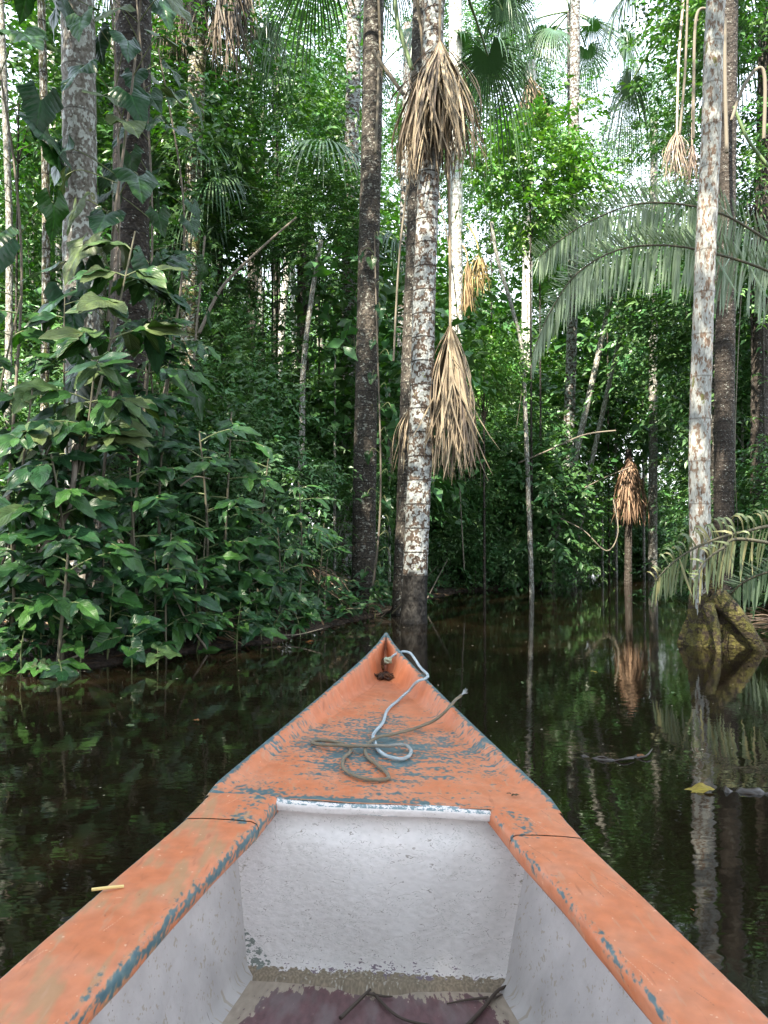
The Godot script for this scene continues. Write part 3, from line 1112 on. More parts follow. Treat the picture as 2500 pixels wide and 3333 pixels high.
func chain() -> void:
	var link := MB.new()
	var ring := PackedVector3Array()
	for i in 17:
		var w := TAU * i / 16.0
		ring.append(Vector3(cos(w) * 0.0065, 0, sin(w) * 0.0065 + (0.005 if sin(w) > 0 else -0.005)))
	link.tube(ring, radii(17, 0.0019, 0.0019), 6, Color.WHITE, 1.0, false)
	var lm := link.mesh()
	var rust := [mat("rust_dark", lin(0.055, 0.032, 0.024), 0.85), mat("rust", lin(0.12, 0.055, 0.028), 0.8)]
	rust[1].metallic = 0.3
	var brass := mat("rust_bright", lin(0.35, 0.17, 0.05), 0.4)
	brass.metallic = 0.6
	var from := Vector3(-0.013, 0.541, -3.031)
	var o := thing("chain", "small heap of rusty chain lying in the point of the bow", "chain", from)
	rng.seed = 17
	for i in 90:
		var a := Vector3(-0.017, 0.544, -3.013) - from
		var at := a + Vector3(rr(-1, 1) * 0.058, absf(rng.randfn()) * 0.007 + 0.003, rr(-1, 1) * 0.02)
		part(o, "link", lm, pick(rust), Transform3D(Basis.from_euler(Vector3(rr(-0.6, 0.6), rr(0, TAU), rr(-0.7, 0.7))), at))
	var top := Vector3(-0.001, 0.589, -3.124) - from
	var low := Vector3(-0.032, 0.549, -3.122) - from
	for s in 3:
		for i in 9:
			var q := i / 8.0
			var at := top.lerp(low + Vector3(s * 0.012 - 0.006, 0, 0), q) + Vector3(0.004 * sin(i * 2.0 + s), 0, 0.004 * cos(i + s * 2.0))
			part(o, "link", lm, brass if i in [2, 3] and s < 2 else rust[1], Transform3D(Basis.from_euler(Vector3(1.2, rr(-0.5, 0.5), (i % 2) * 1.5 + rr(-0.3, 0.3))), at))
	# the eye in the stem that the chain and the rope are made fast to
	var eye := MB.new()
	var er := PackedVector3Array()
	for i in 15:
		var w := TAU * i / 14.0
		er.append(Vector3(cos(w) * 0.012, sin(w) * 0.012, 0))
	eye.tube(er, radii(15, 0.003, 0.003), 7, Color.WHITE, 1.0, false)
	part(o, "eye_ring", eye.mesh(), rust[0], Transform3D(Basis(Vector3.UP, 0.5), Vector3(0.003, 0.590, -3.138) - from))


func twig(called: String, label: String, pts: Array, r0: float, r1: float, m: String, forks: Array = []) -> void:
	var at: Vector3 = pts[0]
	var o := thing(called, label, "twig", at)
	var rel := []
	for q: Vector3 in pts:
		rel.append(q - at)
	var b := MB.new()
	b.tube(curve(rel, 16), radii(17, r0, r1), 7)
	part(o, "stick", b.mesh(), M[m])
	for f: Array in forks:
		b = MB.new()
		var fr := []
		for q: Vector3 in f:
			fr.append(q - at)
		b.tube(curve(fr, 8), radii(9, r1 * 1.2, r1 * 0.5), 6)
		part(o, "side_shoot", b.mesh(), M[m])


# ------------------------------------------------------------------ ground and water
var shore := PackedVector2Array([Vector2(-4.2, 30), Vector2(-3.9, 6), Vector2(-3.6, -2), Vector2(-3.3, -6.6), Vector2(-2.5, -6.3), Vector2(-2.0, -7.0), Vector2(-1.5, -7.6), Vector2(-1.0, -8.1), Vector2(-0.6, -9.3), Vector2(0.05, -10.7), Vector2(0.8, -13.2), Vector2(1.5, -14.8), Vector2(2.9, -15.5), Vector2(4.1, -16.6), Vector2(5.2, -20), Vector2(5.7, -23.5), Vector2(7.4, -23.5), Vector2(6.8, -18.6), Vector2(5.8, -12.5), Vector2(5.0, -9.6), Vector2(4.8, -4), Vector2(5.4, 6), Vector2(6, 30)])
var lumps := FastNoiseLite.new()


func shore_gap(x: float, z: float) -> float:
	var q := Vector2(x, z)
	var best := 1e9
	for i in shore.size():
		var on := Geometry2D.get_closest_point_to_segment(q, shore[i], shore[(i + 1) % shore.size()])
		best = minf(best, q.distance_to(on))
	return -best if Geometry2D.is_point_in_polygon(q, shore) else best


func ground_y(x: float, z: float) -> float:
	var g := shore_gap(x, z)
	var n := lumps.get_noise_2d(x * 60.0, z * 60.0)
	if g < 0.0:
		return maxf(-0.7, g * 0.35) - 0.02
	return 0.02 + 0.26 * (1.0 - exp(-g / 1.5)) + n * 0.10 * minf(g, 1.0)


func ground_and_water() -> void:
	lumps.seed = 3
	lumps.frequency = 0.01
	var b := MB.new()
	var xs := PackedFloat32Array()
	for i in 161:
		var q := i / 80.0 - 1.0
		xs.append(14.0 * q + 96.0 * signf(q) * pow(absf(q), 5.0))
	for i in 161:
		for k in 161:
			var x := xs[k]
			var z := -10.0 - xs[i]
			b.p(Vector3(x, ground_y(x, z), z), Vector2(x, z))
	b.sheet(0, 161, 161)
	var soil := mat("soil", Color.WHITE, 0.95)
	var w := 512
	var a := noise_map(w, w, 0.02, 101, 5)
	var c := noise_map(w, w, 0.12, 102, 3)
	var out := PackedByteArray()
	out.resize(w * w * 3)
	for i in w * w:
		var col := Color(0.155, 0.12, 0.09).lerp(Color(0.25, 0.19, 0.135), clampf(a[i] / 255.0 * 1.6 - 0.4, 0, 1))
		if c[i] > 170:
			col = col.lerp(Color(0.30, 0.22, 0.15), 0.6)
		out[i * 3] = int(col.r * 255); out[i * 3 + 1] = int(col.g * 255); out[i * 3 + 2] = int(col.b * 255)
	soil.albedo_texture = picture(w, w, out)
	soil.uv1_scale = Vector3(0.6, 0.6, 1)
	soil.normal_enabled = true
	soil.normal_texture = relief(256, 256, 0.06, 103, 8.0)
	structure("ground", b.mesh(), soil, "dark leaf-strewn mud of the creek banks and forest floor")
	var plane := PlaneMesh.new()
	plane.size = Vector2(120, 120)
	var wm := mat("creek_water", lin(0.009, 0.0062, 0.0034), 0.03)
	wm.metallic_specular = 0.5
	wm.normal_enabled = true
	wm.normal_texture = relief(1024, 1024, 0.016, 105, 2.2, 3)
	wm.normal_scale = 0.085
	wm.uv1_scale = Vector3(120.0 / 3.4, 120.0 / 1.5, 1)
	var o := structure("water", plane, wm, "still dark tannin-brown creek water mirroring the forest")
	o.position = Vector3(0, 0, -10)


# ------------------------------------------------------------------ small things of the banks and the water
func floating() -> void:
	rng.seed = 41
	var spots := [
		[Vector3(1.406, 0.000, -3.376), "leaf_yellow", 0.15, "bright yellow leaf floating on the water beside the dark sunken log", "broad"],
		[Vector3(-1.072, 0.000, -4.600), "leaf_rust", 0.05, "small rust-orange leaf floating left of the canoe's bow", "broad"],
		[Vector3(1.233, 0.000, -3.878), "leaf_rust", 0.05, "small brown leaf resting on the half-sunken debris right of the bow", "broad"],
		[Vector3(0.894, 0.000, -2.301), "leaf_rust", 0.022, "tiny red leaf floating near the right gunwale", "lance"],
		[Vector3(-1.407, 0.000, -4.470), "leaf_olive", 0.07, "curled olive leaf floating far left of the canoe", "broad"],
		[Vector3(1.951, 0.000, -5.384), "leaf_dusty", 0.06, "pale upturned leaf floating below the mossy palm root", "broad"],
		[Vector3(1.623, 0.000, -6.236), "leaf_yellow", 0.06, "little golden leaf floating in mid creek", "lance"],
		[Vector3(-0.715, 0.000, -3.004), "leaf_dark", 0.05, "dark green leaf floating just off the left gunwale", "broad"],
		[Vector3(0.685, 0.000, -2.562), "leaf_dark", 0.04, "small dark leaf drifting beside the right gunwale", "broad"],
		[Vector3(-0.694, 0.000, -7.938), "leaf_rust", 0.16, "orange dead palm sheath lying at the waterline before the left bank", "lance"],
		[Vector3(-0.966, 0.000, -7.527), "leaf_brown", 0.10, "brown dead leaf half in the water at the left bank", "broad"],
		[Vector3(1.002, 0.000, -5.709), "leaf_olive", 0.05, "olive leaf afloat right of the canoe's stem", "broad"],
	]
	for s: Array in spots:
		var o := part(self, "floating_leaf", leaf_shape(s[4], rng.randi() % 4), M[s[1]], look(s[0] + Vector3(0, 0.009, 0), Vector3(-1 if s[2] == 0.15 else rr(-1, 1), 0.05, -0.12 if s[2] == 0.15 else rr(-0.4, 0.4)).normalized(), Vector3(0, 1, 0.25), s[2]))
		tag(o, s[3], "leaf", "leaves floating on the creek")
	# a waterlogged log and a clot of sunken debris
	var logs := [
		[[Vector3(1.441, 0.000, -3.388), Vector3(1.587, 0.000, -3.364), Vector3(1.790, 0.000, -3.306)], 0.05, "black waterlogged log lying low in the water at the right", "sunken_log"],
		[[Vector3(0.971, 0.000, -3.918), Vector3(1.097, 0.000, -3.838), Vector3(1.296, 0.000, -3.934)], 0.022, "dark half-sunken branch with debris right of the canoe", "sunken_branch"],
	]
	for l: Array in logs:
		var b := MB.new()
		var base: Vector3 = l[0][0]
		var pts := []
		for q: Vector3 in l[0]:
			pts.append(q - base + Vector3(0, -l[1] * 0.35, 0))
		var path := curve(pts, 14)
		var ra := PackedFloat32Array()
		for i in 15:
			ra.append(l[1] * (0.6 + 0.35 * sin(i * 1.7) * sin(i * 0.6)) * (0.35 if i in [0, 14] else 1.0))
		b.tube(path, ra, 9)
		var o := thing(l[3], l[2], "log", base)
		part(o, "stem", b.mesh(), M.wet_wood)
		for k in 3:
			b = MB.new()
			var at := path[3 + k * 4]
			b.tube(curve([at, at + Vector3(0.05, 0.02, 0.03), at + Vector3(0.11, -0.005 + 0.02 * k, 0.05 - 0.05 * k)], 6), radii(7, l[1] * 0.35, l[1] * 0.12), 5)
			part(o, "side_shoot", b.mesh(), M.wet_wood)
	# specks of pollen and bits on the surface
	var b := MB.new()
	for i in 800:
		var x := rr(-5, 6)
		var z := -rr(1.2, 14.0)
		if absf(x) < 0.7 and z > -3.6 or shore_gap(x, z) > -0.15:
			continue
		var s := rr(0.002, 0.006) if i % 12 else rr(0.008, 0.016)
		var at := Vector3(x, 0.0035, z)
		var w := rr(0, TAU)
		var k0 := b.p(at + Vector3(0, 0.002, 0))
		for k in 5:
			b.p(at + Vector3(cos(w + k * 1.257), 0, sin(w + k * 1.257)) * s * rr(0.5, 1.3))
		for k in 5:
			b.tri(k0, k0 + 1 + k, k0 + 1 + (k + 1) % 5)
	var o2 := part(self, "floating_debris", b.mesh(), mat("flecks", lin(0.26, 0.23, 0.16), 0.8))
	o2.set_meta("kind", "stuff"); o2.set_meta("label", "pale specks and bits of litter floating on the creek")


func litter() -> void:
	rng.seed = 43
	var b := MB.new()
	for i in 5200:
		var x := rr(-9, 9)
		var z := -rr(4.5, 22.0)
		var g := shore_gap(x, z)
		if g < -0.05 or rng.randf() > exp(-g / 3.0):
			continue
		var at := Vector3(x, ground_y(x, z) + rr(0.005, 0.03), z)
		var l := rr(0.05, 0.15)
		var w := l * rr(0.18, 0.3)
		var d := Vector3(rr(-1, 1), rr(-0.25, 0.25), rr(-1, 1)).normalized()
		var s := d.cross(Vector3(rr(-0.4, 0.4), 1, rr(-0.4, 0.4))).normalized()
		var n := s.cross(d)
		var t := rr(0.5, 1.4)
		var col: Color = [Color(0.13, 0.075, 0.04), Color(0.20, 0.12, 0.06), Color(0.09, 0.06, 0.04), Color(0.25, 0.17, 0.09)][rng.randi() % 4] * t
		var k := b.p(at - d * l, Vector2.ZERO, col)
		b.p(at - s * w + n * w * 0.5, Vector2.ZERO, col)
		b.p(at, Vector2.ZERO, col)
		b.p(at + s * w + n * w * 0.5, Vector2.ZERO, col)
		b.p(at + d * l + n * l * 0.2, Vector2.ZERO, col)
		b.tri(k, k + 1, k + 2); b.tri(k, k + 2, k + 3); b.tri(k + 1, k + 4, k + 2); b.tri(k + 2, k + 4, k + 3)
	var m := mat("dead_leaves", Color.WHITE, 0.8)
	m.vertex_color_use_as_albedo = true
	var o := part(self, "leaf_litter", b.mesh(), m)
	o.set_meta("kind", "stuff"); o.set_meta("label", "brown dead leaves littering the banks")


func bank() -> void:
	rng.seed = 53
	# seedlings that lean over the waterline
	var kinds := ["lance", "broad", "heart"]
	var what := {"lance": "narrow-leaved seedling", "broad": "broad-leaved seedling", "heart": "heart-leaved seedling"}
	var palette := ["leaf_mid", "leaf_blue", "leaf_dark", "leaf_bright"]
	var edge := [Vector3(-3.2, 0, -6.6), Vector3(-2.5, 0, -6.5), Vector3(-2.0, 0, -7.2), Vector3(-1.5, 0, -7.8), Vector3(-1.0, 0, -8.3), Vector3(-0.55, 0, -9.5), Vector3(0.1, 0, -10.9), Vector3(0.8, 0, -13.4)]
	var path := curve(edge, 60)
	for i in 40:
		var at := path[1 + int(i * 1.45)] + Vector3(rr(-0.15, 0.15), 0, rr(-0.45, 0.1))
		at.y = maxf(ground_y(at.x, at.z), 0.0)
		var k: String = kinds[i % 3]
		leafy("bank_seedling", what[k] + " on the left waterline, number %d" % i, "shrub", at, at + Vector3(rr(-0.15, 0.2), rr(0.2, 0.55), rr(0.0, 0.35)), {"leaf": k, "branches": 4, "leaves": 4, "size": rr(0.11, 0.19), "spread": rr(0.18, 0.32), "mats": palette, "from": 0.35, "stem": 0.006, "bark": "stem_green"}, "seedlings on the left waterline").set_meta("label", what[k] + " leaning over the left waterline")
	# fallen sticks
	for i in 22:
		var at := path[int(i * 2.6)] + Vector3(rr(-0.5, 0.3), 0, rr(-0.6, 0.15))
		at.y = maxf(ground_y(at.x, at.z), 0.0) + 0.03
		var d := Vector3(rr(-1, 1), rr(-0.05, 0.7), rr(-0.6, 0.6)).normalized() * rr(0.35, 1.1)
		var o := thing("fallen_stick", "bare stick lying among the plants of the left bank", "shrub", at, "sticks on the left bank")
		var b := MB.new()
		b.tube(curve([Vector3.ZERO, d * 0.5 + ball() * 0.05, d], 8), radii(9, rr(0.006, 0.014), 0.004), 6)
		part(o, "stick", b.mesh(), M[["vine_wood", "stem_brown", "petiole_dry"][i % 3]])


func dead_pile(called: String, label: String, at: Vector3, dir: Vector3, length: float, n: int, sd: int) -> void:
	var o := thing(called, label, "dead frond", at)
	var fall := dir.normalized()
	var tilt := Basis(Vector3.UP.cross(-fall).normalized(), (-Vector3.UP).angle_to(fall)) if absf(fall.y) < 0.98 else Basis.IDENTITY
	tilt = Basis(Quaternion(Vector3.DOWN, fall))
	part(o, "blade", dead_fan(length, length * 0.28, n, sd, Color(0.30, 0.22, 0.14), Color(0.10, 0.065, 0.045)), M.straw, Transform3D(tilt, Vector3.ZERO))
	var b := MB.new()
	b.tube(curve([Vector3.ZERO, -fall * length * 0.5 + Vector3(0, 0.03, 0), -fall * length], 8), radii(9, 0.016, 0.024), 7)
	part(o, "stalk", b.mesh(), M.petiole_dry)


func vine(label: String, pts: Array, r: float, m := "vine_wood") -> void:
	var at: Vector3 = pts[0]
	var o := thing("hanging_vine", label, "vine", at, "vines hanging among the trees")
	var rel := []
	for q: Vector3 in pts:
		rel.append(q - at)
	var b := MB.new()
	b.tube(curve(rel, 24), radii(25, r, r * 0.85), 7)
	part(o, "stem", b.mesh(), M[m])


# ------------------------------------------------------------------ trees that stand in depth
var crowns := {}


func wood_of(o: Node3D, height: float, r: float, ends: Array, m: String, lean := Vector3.ZERO) -> void:
	var b := MB.new()
	var line := curve([Vector3(0, -0.3, 0), lean * 0.3 + Vector3(0, height * 0.4, 0), lean + Vector3(0, height, 0)], 14)
	b.tube(line, radii(15, r, r * 0.45), 9, Color.WHITE, 0.5)
	part(o, "trunk", b.mesh(), M[m])
	for e: Vector3 in ends:
		b = MB.new()
		var k := clampi(int(14.0 * clampf((e.y - 0.6) / height, 0.3, 0.95)), 3, 13)
		var from := line[k]
		b.tube(curve([from, from.lerp(e, 0.5) + Vector3(0, 0.12 * from.distance_to(e), 0), e], 8), radii(9, r * 0.5, r * 0.15), 6, Color.WHITE, 0.5)
		part(o, "limb", b.mesh(), M[m])


func tree(called: String, label: String, category: String, base: Vector3, height: float, trunk_r: float, kind: String, at_y: float, size: Vector3, turn: float, m: String, group := "", lean := Vector3.ZERO) -> Node3D:
	var o := thing(called, label, category, base, group)
	var r := RandomNumberGenerator.new()
	r.seed = hash(label) + int(base.x * 100.0)
	var ends := []
	if height > 1.2:
		for i in 4:
			var a := turn + i * 1.7
			ends.append(lean + Vector3(sin(a) * size.x * 0.55, at_y + r.randf_range(-0.3, 0.45) * size.y, cos(a) * size.z * 0.55))
	wood_of(o, height, trunk_r, ends, m, lean)
	part(o, "crown", crowns[kind], M.crown, Transform3D(Basis(Vector3.UP, turn) * Basis.from_scale(size), lean + Vector3(0, at_y, 0)))
	return o


func make_crowns() -> void:
	foliage("crown", Color.WHITE, 0.36, Color(0.6, 0.72, 0.18))
	# unit crowns, stretched to size when they are placed; leaf length in shares of the radius
	var dark := Color(0.078, 0.17, 0.062)
	var mid := Color(0.095, 0.21, 0.065)
	var fresh := Color(0.125, 0.26, 0.068)
	crowns.wall_a = crown_mesh(Vector3(1, 1.7, 1), 30, 640, 9, 0.115, 0.19, 501, dark)
	crowns.wall_b = crown_mesh(Vector3(1, 1.7, 1), 34, 900, 10, 0.085, 0.20, 502, mid)
	crowns.wall_c = crown_mesh(Vector3(1, 1.7, 1), 26, 430, 9, 0.16, 0.17, 503, dark)
	crowns.fresh = crown_mesh(Vector3(1, 1.2, 1), 26, 480, 8, 0.145, 0.22, 504, fresh)
	crowns.broad = crown_mesh(Vector3(1, 1.4, 1), 22, 330, 7, 0.22, 0.24, 507, Color(0.07, 0.165, 0.055))
	crowns.feathery = crown_mesh(Vector3(1, 1.3, 1), 24, 420, 14, 0.14, 0.10, 508, Color(0.09, 0.19, 0.07))
	crowns.big_a = crown_mesh(Vector3(1, 0.8, 1), 34, 900, 11, 0.05, 0.22, 505, mid)
	crowns.big_b = crown_mesh(Vector3(1, 1.1, 1), 26, 700, 11, 0.06, 0.20, 506, dark)


var marks := []   # [name in words, x, z]: the trunks by which a plant in the forest can be found


func beside(x: float, z: float) -> String:
	var best := 1e9
	var said := ""
	for m: Array in marks:
		# as seen from the boat: close in direction first
		var dx: float = (x / -z - m[1] / -m[2]) * 10.0
		var dz: float = (z - m[2]) * 0.35
		var d := dx * dx + dz * dz
		if d < best:
			best = d
			var side := ""
			if absf(dx) > 0.25:
				side = "left of " if dx < 0 else "right of "
			var depth := "behind " if z < m[2] - 0.6 else ("in front of " if z > m[2] + 0.6 else "beside ")
			said = (depth.strip_edges() + " and " + side if side and depth != "beside " else (side if side else depth)) + m[0]
	return said


var used := {}


func forest(kind: String, noun: String, what: String, x: float, z: float, height: float, size: Vector3, at_y: float, m := "bark_grey", trunk_r := 0.05) -> void:
	var label := what + " " + beside(x, z)
	var key := label
	used[key] = used.get(key, 0) + 1
	var g := "undergrowth and trees " + beside(x, z)
	tree(noun, label, "tree" if noun.ends_with("tree") else "shrub", Vector3(x, maxf(ground_y(x, z) - 0.02, -0.25), z), height, trunk_r, kind, at_y, size, rr(0, TAU), m, g)


func palms() -> void:
	# left bank
	var o := palm("palm", "thick pale grey trunk rising behind the climbers at far left", [Vector3(-3.399, 7.007, -8.600), Vector3(-3.357, 4.928, -8.600), Vector3(-3.306, 2.876, -8.600), Vector3(-3.271, 1.353, -8.600)], 0.374, "bark_grey", 13.0, 0.5, 0.1)
	marks.append(["the thick pale left trunk", o.position.x, o.position.z])
	o = palm("palm", "dark ringed trunk just right of the thick pale left trunk", [Vector3(-3.106, 7.693, -9.600), Vector3(-3.109, 5.374, -9.600), Vector3(-3.124, 3.082, -9.600), Vector3(-3.121, 1.382, -9.600)], 0.451, "bark_dark", 14.0, 0.24, 0.1)
	marks.append(["the dark left trunk", o.position.x, o.position.z])
	o = palm("palm", "moss-patched slender palm trunk under a shaggy dead skirt", [Vector3(-2.864, 9.342, -12.000), Vector3(-2.898, 7.887, -12.000), Vector3(-2.944, 6.082, -12.000), Vector3(-2.970, 4.648, -12.000), Vector3(-2.995, 2.867, -12.000)], 0.282, "bark_mossy", 11.0, 0.17, 0.12)
	marks.append(["the mossy skirted palm", o.position.x, o.position.z])
	hang_dead(o, Vector3(-2.883, 10.145, -12.000), 1.9, 0.34, 102, 601, 0.0, Vector3.ZERO, Color(0.24, 0.19, 0.14), Color(0.09, 0.07, 0.055))
	hang_dead(o, Vector3(-2.383, 9.923, -11.800), 2.1, 0.33, 119, 602, 0.0, Vector3.ZERO, Color(0.24, 0.19, 0.14), Color(0.09, 0.07, 0.055))
	hang_dead(o, Vector3(-3.317, 10.147, -12.200), 1.9, 0.30, 102, 603, 0.0, Vector3.ZERO, Color(0.26, 0.20, 0.14), Color(0.09, 0.07, 0.055))
	hang_dead(o, Vector3(-2.242, 10.446, -12.300), 1.9, 0.30, 95, 604, 0.0, Vector3.ZERO, Color(0.22, 0.18, 0.13), Color(0.08, 0.065, 0.05))
	fan_crown(o, top_of([Vector3(-2.864, 9.342, -12.000), Vector3(-2.898, 7.887, -12.000)], 10.6), 6, 0.85, 11)
	o = palm("palm", "straight dark palm trunk with lichen flecks left of the canoe's bow", [Vector3(-0.141, 8.655, -11.000), Vector3(-0.173, 6.990, -11.000), Vector3(-0.218, 4.680, -11.000), Vector3(-0.256, 2.720, -11.000), Vector3(-0.287, 0.198, -11.000)], 0.304, "bark_brown", 13.5, 0.21, 0.18)
	marks.append(["the straight dark palm", o.position.x, o.position.z])
	hang_dead(o, Vector3(-0.048, 7.731, -10.800), 0.5, 0.05, 10, 611, 1.6, Vector3(-0.1, 0, -0.1))
	o = palm("palm", "white-blotched trunk half hidden behind the straight dark palm", [Vector3(-0.512, 10.372, -13.500), Vector3(-0.558, 7.922, -13.500), Vector3(-0.618, 4.689, -13.500), Vector3(-0.693, 0.546, -13.500)], 0.262, "bark_lichen", 14.0, 0.2, 0.1)
	marks.append(["the white-blotched trunk", o.position.x, o.position.z])
	# the pair in front of the bow
	var front := [Vector3(0.628, 7.693, -9.600), Vector3(0.604, 6.994, -9.600), Vector3(0.544, 5.374, -9.600), Vector3(0.485, 3.652, -9.600), Vector3(0.438, 1.947, -9.600), Vector3(0.391, 0.819, -9.600), Vector3(0.362, 0.005, -9.600)]
	o = palm("palm", "lichen-white palm standing in the water with black wet foot, dead fans hanging", front, 0.276, "bark_lichen", 12.0, 0.29, 0.12, 0.60)
	marks.append(["the lichen-white front palm", o.position.x, o.position.z])
	hang_dead(o, Vector3(0.669, 6.991, -9.300), 1.78, 0.58, 270, 621, 2.2, Vector3(0.02, 0, 0.1))
	hang_dead(o, Vector3(0.816, 3.658, -9.620), 2.0, 0.40, 270, 622, 2.3, Vector3(-0.02, 0, -0.05))
	hang_dead(o, Vector3(0.494, 6.880, -9.700), 1.5, 0.5, 150, 624, 1.0, Vector3(-0.1, 0, 0), Color(0.28, 0.22, 0.14), Color(0.10, 0.075, 0.055))
	fan_crown(o, Vector3(0.660, 8.885, -9.700), 5, 1.0, 14)
	fan_leaf(o, Vector3(0.707, 8.726, -9.800), -0.5, 0.9, 4)
	o = palm("palm", "thin brown palm trunk leaning against the lichen-white front palm", [Vector3(0.464, 7.096, -10.600), Vector3(0.418, 5.183, -10.600), Vector3(0.353, 3.289, -10.600), Vector3(0.290, 1.411, -10.600), Vector3(0.239, 0.045, -10.600)], 0.237, "bark_brown", 9.0, 0.31, 0.1)
	marks.append(["the thin brown twin", o.position.x, o.position.z])
	hang_dead(o, Vector3(0.336, 2.762, -10.450), 0.95, 0.34, 34, 623)
	# mid distance
	o = palm("palm", "sunlit white trunk behind the hanging dead fans", [Vector3(1.568, 12.156, -17.000), Vector3(1.570, 8.668, -17.000), Vector3(1.550, 4.610, -17.000), Vector3(1.521, 0.801, -17.000)], 0.309, "bark_sunlit_white", 15.0, 0.3, 0.05)
	marks.append(["the sunlit white trunk", o.position.x, o.position.z])
	hang_dead(o, Vector3(2.021, 7.048, -16.600), 1.0, 0.30, 78, 631, 0.6, Vector3(-0.25, 0, 0), Color(0.52, 0.40, 0.18), Color(0.24, 0.16, 0.07))
	hang_dead(o, Vector3(1.796, 6.969, -16.800), 1.3, 0.14, 51, 632, 0.3, Vector3(-0.1, 0, 0), Color(0.4, 0.28, 0.15), Color(0.2, 0.13, 0.07))
	fan_crown(o, top_of([Vector3(1.568, 12.156, -17.000), Vector3(1.570, 8.668, -17.000)], 14.7), 12, 1.1, 15)
	o = palm("palm", "slim bright white trunk below a bundle of dead fans", [Vector3(3.585, 12.536, -19.000), Vector3(3.537, 9.558, -19.000), Vector3(3.464, 6.152, -19.000), Vector3(3.404, 2.776, -19.000), Vector3(3.361, 0.766, -19.000)], 0.268, "bark_sunlit_white", 12.6, 0.3, 0.05)
	marks.append(["the slim bright trunk", o.position.x, o.position.z])
	hang_dead(o, Vector3(3.527, 12.073, -18.700), 1.5, 0.42, 102, 641, 0.0, Vector3.ZERO, Color(0.46, 0.36, 0.24), Color(0.18, 0.12, 0.08))
	hang_dead(o, Vector3(3.914, 11.227, -18.600), 1.0, 0.25, 61, 642, 0.5, Vector3(-0.3, 0, 0), Color(0.40, 0.30, 0.18), Color(0.16, 0.11, 0.07))
	fan_crown(o, Vector3(3.588, 13.111, -19.000), 7, 0.8, 16)
	o = palm("palm", "pale mottled trunk between the slim bright trunk and the feather fronds", [Vector3(4.101, 9.589, -16.800), Vector3(4.036, 5.567, -16.800), Vector3(3.941, 2.979, -16.800), Vector3(3.826, 0.214, -16.800)], 0.227, "bark_lichen", 13.0, 0.25, 0.1)
	marks.append(["the pale mottled trunk", o.position.x, o.position.z])
	o = palm("palm", "slim pinkish trunk at the far bend of the creek", [Vector3(6.354, 8.188, -18.400), Vector3(6.314, 4.899, -18.400), Vector3(6.261, 0.130, -18.400)], 0.194, "bark_grey", 11.0, 0.22, 0.1)
	marks.append(["the slim pinkish trunk", o.position.x, o.position.z])
	o = palm("palm", "stubby palm wrapped in one brown hanging dead fan over the far water", [Vector3(5.287, 2.750, -17.000), Vector3(5.278, 1.599, -17.000), Vector3(5.257, 0.203, -17.000)], 0.150, "bark_dark", 2.9, 0.12, 0.1)
	marks.append(["the stubby skirted palm", o.position.x, o.position.z])
	hang_dead(o, Vector3(5.245, 2.731, -16.800), 1.55, 0.42, 220, 651, 0.0, Vector3.ZERO, Color(0.34, 0.22, 0.14), Color(0.15, 0.09, 0.06))
	# right bank
	o = palm("palm", "smooth pale trunk on a mossy root mound at the right", [Vector3(3.339, 6.457, -7.800), Vector3(3.277, 5.041, -7.800), Vector3(3.221, 4.105, -7.800), Vector3(3.174, 3.174, -7.800), Vector3(3.137, 2.249, -7.800), Vector3(3.125, 1.558, -7.800), Vector3(3.133, 0.963, -7.800), Vector3(3.154, 0.415, -7.800)], 0.192, "bark_pale", 12.0, 0.42, 0.55)
	marks.append(["the smooth right trunk", o.position.x, o.position.z])
	o = palm("palm", "dark brown ringed trunk right behind the smooth pale right trunk", [Vector3(4.861, 6.990, -11.000), Vector3(4.809, 4.680, -11.000), Vector3(4.767, 2.720, -11.000), Vector3(4.737, 1.165, -11.000)], 0.258, "bark_dark", 12.0, 0.14, 0.1)
	marks.append(["the dark ringed right trunk", o.position.x, o.position.z])
	hang_dead(o, Vector3(4.364, 7.087, -11.600), 0.85, 0.30, 95, 661, 2.2, Vector3(0.14, 0, 0), Color(0.55, 0.45, 0.36), Color(0.24, 0.17, 0.13))
	hang_dead(o, Vector3(4.709, 7.041, -11.900), 0.75, 0.16, 51, 662, 2.0, Vector3(0.1, 0, 0), Color(0.36, 0.28, 0.22), Color(0.16, 0.11, 0.09))
	for s in [[1480, 340, 11.2, 3.2, 0.25], [1528, 120, 11.0, 2.0, -0.1], [1565, 320, 10.4, 2.4, 0.2], [1610, 380, 11.4, 2.4, 0.3]]:
		pass
	fan_crown(o, top_of([Vector3(4.861, 6.990, -11.000), Vector3(4.809, 4.680, -11.000)], 12.0), 9, 1.0, 18)
	o = palm("palm", "blackish trunk at the right edge beyond the feather fronds", [Vector3(6.308, 6.108, -13.000), Vector3(6.241, 3.784, -13.000), Vector3(6.190, 1.482, -13.000)], 0.275, "bark_dark", 13.0, 0.2, 0.1)
	marks.append(["the blackish edge trunk", o.position.x, o.position.z])
	fan_crown(o, top_of([Vector3(6.308, 6.108, -13.000), Vector3(6.241, 3.784, -13.000)], 12.6), 12, 1.1, 19)
